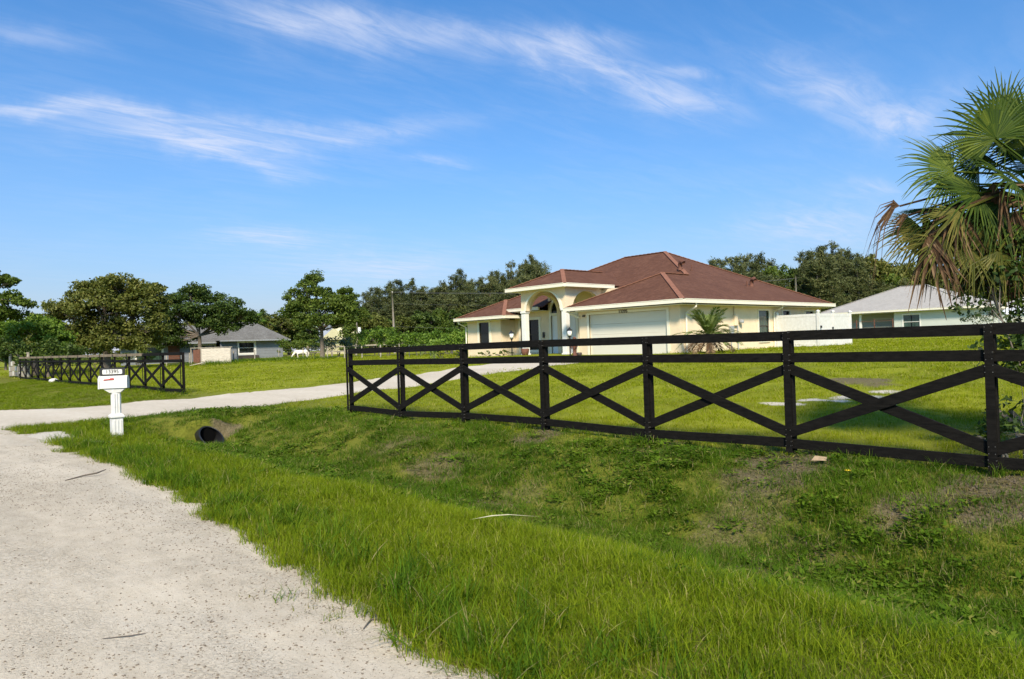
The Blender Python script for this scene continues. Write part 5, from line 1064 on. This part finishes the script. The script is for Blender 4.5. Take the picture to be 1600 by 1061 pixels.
for px, py, D, ax_, ay_ in [(1478, 372, 8.3, -.7, -.7), (1520, 392, 8.25, -.5, -.85), (1448, 376, 8.6, -.8, -.6), (1560, 392, 8.2, -.1, -1), (1500, 330, 8.2, -.8, -.5)]:
    frond(at(px, py, D), cR * ax_ + cU * ay_, cU * .6 - cF, .5, 1.2, 18, .22, mat='palm_old', gravity=.06, mess=.03, wf=2.2)
# the lone folded brown leaf that hangs out to the left
frond(at(1406, 322, 8.7), -cR * .95 + cU * .15, -cF + cU * .4, .50, .6, 11, .5, True, .95, nm='dead_frond', wf=3.6, mess=.14)
frond(at(1420, 336, 8.75), -cR * .9 - cU * .1, -cF + cU * .4, .36, .5, 7, .5, True, .9, nm='dead_frond', wf=3.6, mess=.14)

# leafy thicket below the palm, running on out of the frame
tree('thicket_shrub', 'tall leafy shrub behind the fence under the fan palm at the right edge', None, *PT(1622, 8.5), 2.9,
     [(0, 0, 2.2, .55, .6, .6), (.4, -.4, 1.7, .7, .7, .7), (-.45, .35, 1.9, .35, .35, .5), (-.1, -.2, 1.1, .75, .7, .6), (.5, -.8, 2.4, .7, .7, .7), (.2, -1.0, 1.2, .8, .8, .8)], 'shrub', 'bark_light', 190, 60, .085, 201, .035, .15, clump_r=.24, cat='shrub', crown_name='foliage', stems=5)
tree('thicket_shrub', 'low straggling vine shrub right behind the fence post at the right edge', None, *PT(1604, 7.7), 1.3,
     [(0, 0, .8, .35, .4, .4), (.2, -.4, .7, .4, .4, .45), (-.1, .1, .35, .35, .3, .25), (.1, -.6, 1.2, .3, .3, .3)], 'shrub', 'bark_light', 26, 42, .075, 202, .018, .2, clump_r=.17, cat='shrub', crown_name='foliage', stems=4)
# ------------------------------------------------------------------ grass: clumps of blades instanced over the ground by geometry nodes
def grass_mat(name, lo, mid, hi, tip, trans=.4, patch=.9):
    m, nt, b, out = new_mat(name)
    at_ = nt.nodes.new('ShaderNodeAttribute'); at_.attribute_name = 'rnd'; oi = nt.nodes.new('ShaderNodeObjectInfo')
    f = mth(nt, 'ADD', mth(nt, 'MULTIPLY', at_.outputs['Fac'], .34), mth(nt, 'ADD', mth(nt, 'MULTIPLY', nz(nt, patch, 4, 'World'), .5), mth(nt, 'MULTIPLY', nz(nt, .17, 2, 'World'), .22)))
    col = rampc(nt, f, [(.30, lo), (.52, mid), (.74, hi)])
    dry = mth(nt, 'GREATER_THAN', at_.outputs['Fac'], .93); col = mixc(nt, mth(nt, 'MULTIPLY', dry, .8), col, tip)
    nt.links.new(col, b.inputs['Base Color']); b.inputs['Roughness'].default_value = .75; b.inputs['Specular IOR Level'].default_value = .12
    tr = nt.nodes.new('ShaderNodeBsdfTranslucent'); nt.links.new(mixc(nt, 1.0, col, (1.0, 1.0, .5), 'MULTIPLY'), tr.inputs['Color'])
    mx = nt.nodes.new('ShaderNodeMixShader'); mx.inputs[0].default_value = trans
    nt.links.new(b.outputs[0], mx.inputs[1]); nt.links.new(tr.outputs[0], mx.inputs[2]); nt.links.new(mx.outputs[0], out.inputs[0]); return m
M['verge'] = grass_mat('verge_grass', (.085, .140, .003), (.148, .208, .005), (.24, .285, .015), (.38, .33, .12))
M['ditch'] = grass_mat('ditch_grass', (.040, .092, .004), (.076, .150, .006), (.14, .208, .014), (.30, .25, .11))
M['weed'] = grass_mat('weed_leaves', (.045, .095, .005), (.085, .150, .008), (.15, .21, .016), (.22, .21, .05), .35)
M['lawn'] = grass_mat('lawn_grass', (.13, .165, .002), (.205, .250, .003), (.30, .335, .012), (.42, .36, .12))
def blade_clump(seed, n, rad, h0, h1, w, lean, seg=3):
    rng = np.random.default_rng(seed); V = []; F = []; r_ = []
    for i in range(n):
        a = rng.uniform(0, 6.283); rr = rad * math.sqrt(rng.random()); p = np.array([rr * math.cos(a), rr * math.sin(a), -.015]); h = rng.uniform(h0, h1); az = rng.uniform(0, 6.283); ln = rng.uniform(.1, 1) * lean
        d = np.array([math.cos(az), math.sin(az), 0]); s = np.array([-math.sin(az + rng.normal() * .4), math.cos(az), 0]); ww = w * rng.uniform(.6, 1.3); b = len(V); q = rng.random()
        for k in range(seg + 1):
            t = k / seg; c = p + np.array([0, 0, 1]) * h * (t - .28 * ln * t * t) + d * h * ln * t * t
            if k < seg: V += [c - s * ww * (1 - t * .55) / 2, c + s * ww * (1 - t * .55) / 2]
            else: V.append(c)
        for k in range(seg - 1): F.append((b + 2 * k, b + 2 * k + 1, b + 2 * k + 3, b + 2 * k + 2)); r_.append(q)
        F.append((b + 2 * seg - 2, b + 2 * seg - 1, b + 2 * seg)); r_.append(q)
    return np_mesh('blades', V, F, r_)
def weed_clump(seed, n, rad, h, l):
    rng = np.random.default_rng(seed); C = []; A = []; B = []
    for i in range(n):
        a = rng.uniform(0, 6.283); rr = rad * math.sqrt(rng.random()); d = unit(np.array([math.cos(a + rng.normal() * .6), math.sin(a + rng.normal() * .6), rng.uniform(-.2, .7)])); L = l * rng.uniform(.6, 1.3)
        C.append([rr * math.cos(a), rr * math.sin(a), h * rng.random() ** .7 * (1 - .5 * rr / rad)]); A.append(d * L * .5); B.append(unit(np.cross(d, [rng.normal() * .3, rng.normal() * .3, 1])) * L * .24)
    V, Q = quads_from(np.array(C), np.array(A), np.array(B)); return np_mesh('weed', V, Q, rng.random(n))
def scatter(name, P, rot, scl, var, variants, mat, label=None):
    src = []
    for i, me in enumerate(variants): me.materials.append(mat); src.append(bpy.data.objects.new(name + '_source', me))
    me = bpy.data.meshes.new(name); me.vertices.add(len(P)); me.vertices.foreach_set('co', np.asarray(P, np.float32).ravel())
    for nm, ty, arr in (('rot', 'FLOAT_VECTOR', rot), ('scl', 'FLOAT_VECTOR', scl)):
        a = me.attributes.new(nm, ty, 'POINT'); a.data.foreach_set('vector', np.asarray(arr, np.float32).ravel())
    a = me.attributes.new('var', 'INT', 'POINT'); a.data.foreach_set('value', np.asarray(var, np.int32))
    o = link(name, me, mat); tag(o, kind='stuff')
    ng = bpy.data.node_groups.new(name, 'GeometryNodeTree'); ng.interface.new_socket('Geometry', in_out='INPUT', socket_type='NodeSocketGeometry'); ng.interface.new_socket('Geometry', in_out='OUTPUT', socket_type='NodeSocketGeometry')
    N = ng.nodes; L = ng.links; gi = N.new('NodeGroupInput'); go = N.new('NodeGroupOutput'); jn = N.new('GeometryNodeJoinGeometry'); ip = N.new('GeometryNodeInstanceOnPoints')
    for s in reversed(src):
        oi = N.new('GeometryNodeObjectInfo'); oi.inputs['Object'].default_value = s; ti = N.new('GeometryNodeGeometryToInstance'); L.new(oi.outputs['Geometry'], ti.inputs[0]); L.new(ti.outputs[0], jn.inputs[0])
    def attr(nm, ty):
        n = N.new('GeometryNodeInputNamedAttribute'); n.data_type = ty; n.inputs['Name'].default_value = nm; return n.outputs['Attribute']
    L.new(gi.outputs[0], ip.inputs['Points']); L.new(jn.outputs[0], ip.inputs['Instance']); ip.inputs['Pick Instance'].default_value = True
    L.new(attr('var', 'INT'), ip.inputs['Instance Index']); e2r = N.new('FunctionNodeEulerToRotation'); L.new(attr('rot', 'FLOAT_VECTOR'), e2r.inputs[0]); L.new(e2r.outputs[0], ip.inputs['Rotation']); L.new(attr('scl', 'FLOAT_VECTOR'), ip.inputs['Scale'])
    L.new(ip.outputs[0], go.inputs[0]); md = o.modifiers.new('scatter', 'NODES'); md.node_group = ng; return o
grng = np.random.default_rng(99)
def sample(n, x0, x1, y0, y1):
    return grng.uniform(x0, x1, n), grng.uniform(y0, y1, n)
def visible(X, Y, mx=.16):
    P = np.stack([X, Y, gz0(X, Y) - EYE], 1); d = P @ cF; u = (P @ cR) / np.maximum(d, .01) * 1120; v = (P @ cU) / np.maximum(d, .01) * 1120
    return (d > .8) & (np.abs(u) < 800 * (1 + mx)) & (v > -530 * 1.25) & (v < 540), d
HOUSE = [(27.9, 46, 18.9, 38.6), (23.4, 28.7, 19.6, 25.9), (26.4, 32.3, 25.6, 31.5), (24.5, 45.4, 97.8, 108), (81, 97, 20.5, 37)]
def clear(X, Y, gap=.0):
    k = (np.maximum(on_road(X, Y), on_drive(X, Y)) < gap)
    for a, b, c, d in HOUSE: k &= ~((X > a) & (X < b) & (Y > c) & (Y < d))
    k &= ~((np.abs(X - 6.2) < .27) & (Y > 16.95) & (Y < 17.85))
    return k
def zone_points(x0, x1, y0, y1, dens, dmin, dmax, prob=None, gap=0.0, bare=False):
    n = int((x1 - x0) * (y1 - y0) * dens); X, Y = sample(n, x0, x1, y0, y1); vis, d = visible(X, Y); k = vis & (d >= dmin) & (d < dmax) & clear(X, Y, gap)
    X, Y, d = X[k], Y[k], d[k]
    pr_ = np.clip(1 - blobs(DIRT, X, Y, 21) * 1.05, .12, 1) * np.clip(1 - blobs(SAND, X, Y, 31) * 1.2, 0, 1)
    if bare: pr_ = np.clip(blobs(DIRT, X, Y, 21) * 1.3, 0, 1)
    if prob is not None: pr_ = pr_ * prob(X, Y)
    k = grng.random(len(X)) < pr_; return X[k], Y[k]
def lay(name, sets, variants, mat, hs=1.0, tilt=.12):
    X = np.concatenate([s[0] for s in sets]); Y = np.concatenate([s[1] for s in sets]); sc = np.concatenate([np.full(len(s[0]), s[2]) for s in sets]); sh = np.concatenate([np.full(len(s[0]), s[3]) for s in sets])
    n = len(X); Z = np.where(on_road(X, Y) > -.1, np.maximum(gzs(X, Y), road_z(X, Y)), gzs(X, Y)); Z = np.where(on_drive(X, Y) > -.1, np.maximum(Z, drive_z(X, Y)), Z); rot = np.stack([grng.normal(0, tilt, n), grng.normal(0, tilt, n), grng.uniform(0, 6.283, n)], 1); r = grng.uniform(.75, 1.3, n)
    hz_ = np.clip(.45 + 1.1 * fbm(X, Y, .9, 61), .5, 1.5) * grng.uniform(.8, 1.2, n); scl = np.stack([sc * r, sc * r, sh * hz_], 1)
    print(name, n); return scatter(name, np.stack([X, Y, Z], 1), rot, scl, grng.integers(0, len(variants), n), variants, mat)
# share of verge grass across the roadside: full near the road, giving way to darker growth down in the ditch
def edge_x(X, Y): return np.interp(Y, [-2, 2, 5, 8, 12, 18], [4.3, 4.5, 4.9, 4.9, 4.7, 4.6]) + (fbm(X, Y, .7, 71, 4) - .5) * 2.2
def pv(X, Y): return 1 - sst(-.6, .6, X - edge_x(X, Y))
def pd(X, Y): return np.clip(.5 + 1.6 * (fbm(X, Y, 1.3, 79, 4) - .36), .5, 1) * sst(-.7, .5, X - edge_x(X, Y)) * (1 - sst(-.35, .4, X - 8.6 - (fbm(X, Y, .8, 73) - .5) * .9))
def pl(X, Y): return sst(-.45, .35, X - 8.6 - (fbm(X, Y, .8, 73) - .5) * .9) * np.clip(1.12 - .5 * sst(.52, .72, fbm(X, Y, .55, 77)) * (X < 16), .3, 1)
vv = [blade_clump(400 + k, 46, .11, .04, .145, .0046, 1.05) for k in range(7)]
lay('verge_grass', [(*zone_points(1.9, 6.2, -.5, 17.8, 190, .8, 7.5, pv, .10), 1, 1), (*zone_points(1.9, 6.2, 2, 19, 120, 7.5, 12, pv, .10), 1.2, 1), (*zone_points(1.9, 6.2, 6, 21, 52, 12, 40, pv, .05), 1.6, 1.0),
                    (*zone_points(-9, -4.0, 8, 80, 6, 8, 90, None, .0), 3.0, 1.5), (*zone_points(2.6, 9.0, 26, 60, 16, 12, 70, None, .05), 2.2, .75)], vv, M['verge'])
dv_ = [blade_clump(420 + k, 40, .12, .03, .12, .005, 1.2) for k in range(6)]
lay('ditch_grass', [(*zone_points(3.6, 9.6, -.5, 18.5, 230, .8, 8.5, pd), 1, 1), (*zone_points(3.6, 9.6, 2, 21, 130, 8.5, 14, pd), 1.25, 1), (*zone_points(3.6, 9.6, 6, 22, 65, 14, 30, pd), 1.6, 1)], dv_, M['ditch'])
wd = [weed_clump(440 + k, 34, .13, .10, .055) for k in range(5)]
def pw(X, Y): return pd(X, Y) * sst(.45, .62, fbm(X, Y, .75, 81)) + .10 * pd(X, Y)
lay('ditch_weeds', [(*zone_points(3.6, 9.6, -.5, 18.5, 50, .8, 9, pw), 1, 1), (*zone_points(3.6, 9.6, 2, 20, 30, 9, 26, pw), 1.3, 1.1)], wd, M['weed'])
ev = [blade_clump(450 + k, 18, .09, .015, .06, .005, 1.6, 2) for k in range(5)]
M['dry'] = grass_mat('dry_edge_grass', (.085, .065, .030), (.15, .125, .045), (.20, .21, .04), (.34, .27, .15), .2)
def pe(X, Y): r_ = np.maximum(on_road(X, Y), on_drive(X, Y)); return np.exp(-((r_ - .0) / .14) ** 2) * sst(.36, .6, fbm(X, Y, 1.9, 87)) + .35 * np.exp(-((r_ - .25) / .3) ** 2) * sst(.58, .75, fbm(X, Y, 1.1, 88))
lay('dry_edge', [(*zone_points(1.4, 4.0, .5, 19, 120, .8, 12, pe, .8), 1, 1), (*zone_points(1.4, 28, 9, 31, 26, 10, 34, pe, .8), 1.3, 1.1), (*zone_points(3.8, 9.4, -.5, 16, 60, .8, 16, lambda X, Y: pd(X, Y) * sst(.42, .62, fbm(X, Y, .9, 93, 4))), 1.3, 1.2), (*zone_points(2.2, 6, 0, 16, 30, .8, 14, lambda X, Y: pv(X, Y) * sst(.5, .68, fbm(X, Y, .8, 94, 4))), 1.3, 1.5), (*zone_points(4, 10.5, 0, 13, 150, .8, 16, None, 0, True), 1.5, .55)], ev, M['dry'])
tv = [blade_clump(460 + k, 26, .09, .16, .36, .008, .8, 4) for k in range(4)]
def pt(X, Y): return pv(X, Y) * sst(-.9, -.05, np.maximum(on_road(X, Y), -2)) * .9
def pt2(X, Y): return pd(X, Y) * sst(.58, .7, fbm(X, Y, .6, 83)) * .8
lay('tall_grass', [(*zone_points(1.9, 4.0, 0, 17, 34, .8, 20, pt, .06), 1, .75), (*zone_points(4.4, 9, 0, 18, 16, .8, 25, pt2), 1, .75), (*zone_points(8.55, 9.05, 0, 15.6, 14, .8, 25), .8, .5), (*zone_points(8.9, 9.4, 28, 62, 8, 12, 70), 1.2, .7), (*zone_points(24, 36, 66, 77, 2.5, 40, 90), 3, 1.6)], tv, M['ditch'])
lv = [blade_clump(480 + k, 44, .17, .03, .075, .0055, 1.0, 2) for k in range(5)]
lay('lawn_grass', [(*zone_points(8.2, 22, -4, 18, 42, 5, 16, pl), 1, 1), (*zone_points(8.2, 34, -6, 24, 14, 16, 27, pl), 1.8, 1.1), (*zone_points(8.2, 50, -10, 60, 5, 27, 46, pl), 3, 1.2), (*zone_points(9, 60, -10, 95, 1.5, 46, 80, pl), 5.5, 1.5)], lv, M['lawn'])

# pebbles on the road
def pebble(seed):
    rng = np.random.default_rng(seed); V = []; n = 6
    for z, r in ((-.3, .7), (.15, 1), (.55, .6)):
        for k in range(n): a = 6.283 * k / n; q = r * rng.uniform(.75, 1.2); V.append((q * math.cos(a), q * math.sin(a) * .8, z * rng.uniform(.8, 1.1)))
    F = [(i * n + k, i * n + (k + 1) % n, (i + 1) * n + (k + 1) % n, (i + 1) * n + k) for i in range(2) for k in range(n)] + [tuple(12 + k for k in range(6))]
    return np_mesh('pebble', V, F)
M['pebble'] = plain('shell_pebble', (.18, .145, .105), .9, .6, 400)
n = 110000; X, Y = sample(n, -4, 3, .8, 16); vis, d = visible(X, Y); k = vis & (on_road(X, Y) > .02) & (d < 15) & (grng.random(n) < .18 + .82 * sst(.45, .65, fbm(X * 1.7, Y * .35, .8, 91)))
X, Y = X[k], Y[k]; n = len(X); s_ = .0014 + .0072 * grng.random(n) ** 4
scatter('road_gravel', np.stack([X, Y, road_z(X, Y) + s_ * .15], 1), np.stack([np.zeros(n), np.zeros(n), grng.uniform(0, 6.28, n)], 1), np.stack([s_ * 1.3, s_, s_ * .8], 1), grng.integers(0, 4, n), [pebble(k) for k in range(4)], M['pebble'])

M['crumb'] = plain('soil_crumb', (.13, .10, .065), .95, .6, 300)
X, Y = zone_points(4, 10.5, 0, 13, 900, .8, 14, None, 0, True); n = len(X); s_ = .004 + .016 * grng.random(n) ** 4
scatter('soil_crumbs', np.stack([X, Y, gzs(X, Y)], 1), grng.uniform(0, 6.28, (n, 3)), np.stack([s_ * 1.4, s_, s_ * .9], 1), grng.integers(0, 4, n), [pebble(20 + k) for k in range(4)], M['crumb'])
# ------------------------------------------------------------------ odds and ends on the verge
def tuft(x, y, label, seed, s=1.0, mat='verge'):
    me = blade_clump(seed, 26, .10, .05, .17, .006, 1.4); o = link('grass_tuft', me, M[mat]); o.location = (x, y, float(road_z(np.array([x]), np.array([y]))[0])); o.scale = (s * 1.2, s * 1.2, s); tag(o, label, 'grass tuft', 'loose tufts on the road edge')
tuft(2.02, 4.45, 'small grass tuft lying alone on the sandy road, farther of the loose tufts', 501, .75, 'ditch'); tuft(2.08, 3.92, 'thin pale grass tuft on the sandy road edge, between the other loose tufts', 502, .6); tuft(2.2, 3.3, 'larger green grass tuft at the road edge nearest the bottom of the view', 503, 1.2)
def stick(pts, r, mat, label, cat, name='twig'): mb = MB(); mb.tube(pts, r, 5); prop(mb.build(name, M[mat], None), label, cat)
stick([(1.98, 10.85, .012), (2.2, 10.95, .03), (2.36, 10.9, .05), (2.5, 11.05, .06)], [.006, .01, .012, .006], 'bark', 'dark forked twig on the road at the grass edge, well short of the mailbox', 'twig')
stick([(2.1, 3.62, .01), (2.2, 3.7, .014), (2.28, 3.66, .012)], [.003, .005, .003], 'bark', 'short brown twig on the road between two grass tufts', 'twig')
stick([(1.0, 4.6, .008), (1.12, 4.52, .012), (1.2, 4.5, .008)], [.002, .004, .002], 'bark', 'thin curved twig in the middle of the sandy road', 'twig')
zl = g(4.25, 4.85) + .13
mb = MB(); mb.add([(4.02, 5.02, zl), (4.18, 4.9, zl + .02), (4.3, 4.8, zl + .025), (4.5, 4.62, zl), (4.31, 4.83, zl + .025), (4.2, 4.93, zl + .02)], [(0, 1, 5), (1, 2, 4, 5), (2, 3, 4)]); prop(mb.build('palm_leaf_strip', M['straw'], None), 'straw coloured strip of palm leaf lying on the ditch grass', 'leaf')
zl = g(8.25, 3.77) + .06
mb = MB(); mb.add([(8.18, 3.84, zl), (8.24, 3.82, zl + .05), (8.34, 3.72, zl + .03), (8.27, 3.70, zl + .0), (8.25, 3.77, zl + .02)], [(0, 1, 4), (1, 2, 4), (2, 3, 4), (3, 0, 4)]); prop(mb.build('dry_leaf', M['brown_leaf'], None), 'curled tan dry leaf on the ditch bank below the fence', 'leaf')
zl = g(7.96, 3.33) + .08; fl = thing('wildflower', 'single yellow wildflower on the ditch bank right of the dry leaf', 'flower', (7.96, 3.33, zl - .1))
mb = MB(); mb.tube([(7.96, 3.33, zl - .12), (7.96, 3.33, zl)], .003, 4); mb.build('stem', M['verge'], fl)
mb = MB()
for k in range(6): a = k * 1.047; mb.add([(7.96, 3.33, zl), (7.96 + .03 * math.cos(a - .3), 3.33 + .03 * math.sin(a - .3), zl + .012), (7.96 + .036 * math.cos(a), 3.33 + .036 * math.sin(a), zl + .01), (7.96 + .03 * math.cos(a + .3), 3.33 + .03 * math.sin(a + .3), zl + .012)], [(0, 1, 2, 3)])
mb.build('petals', M['yellow_petal'], fl)
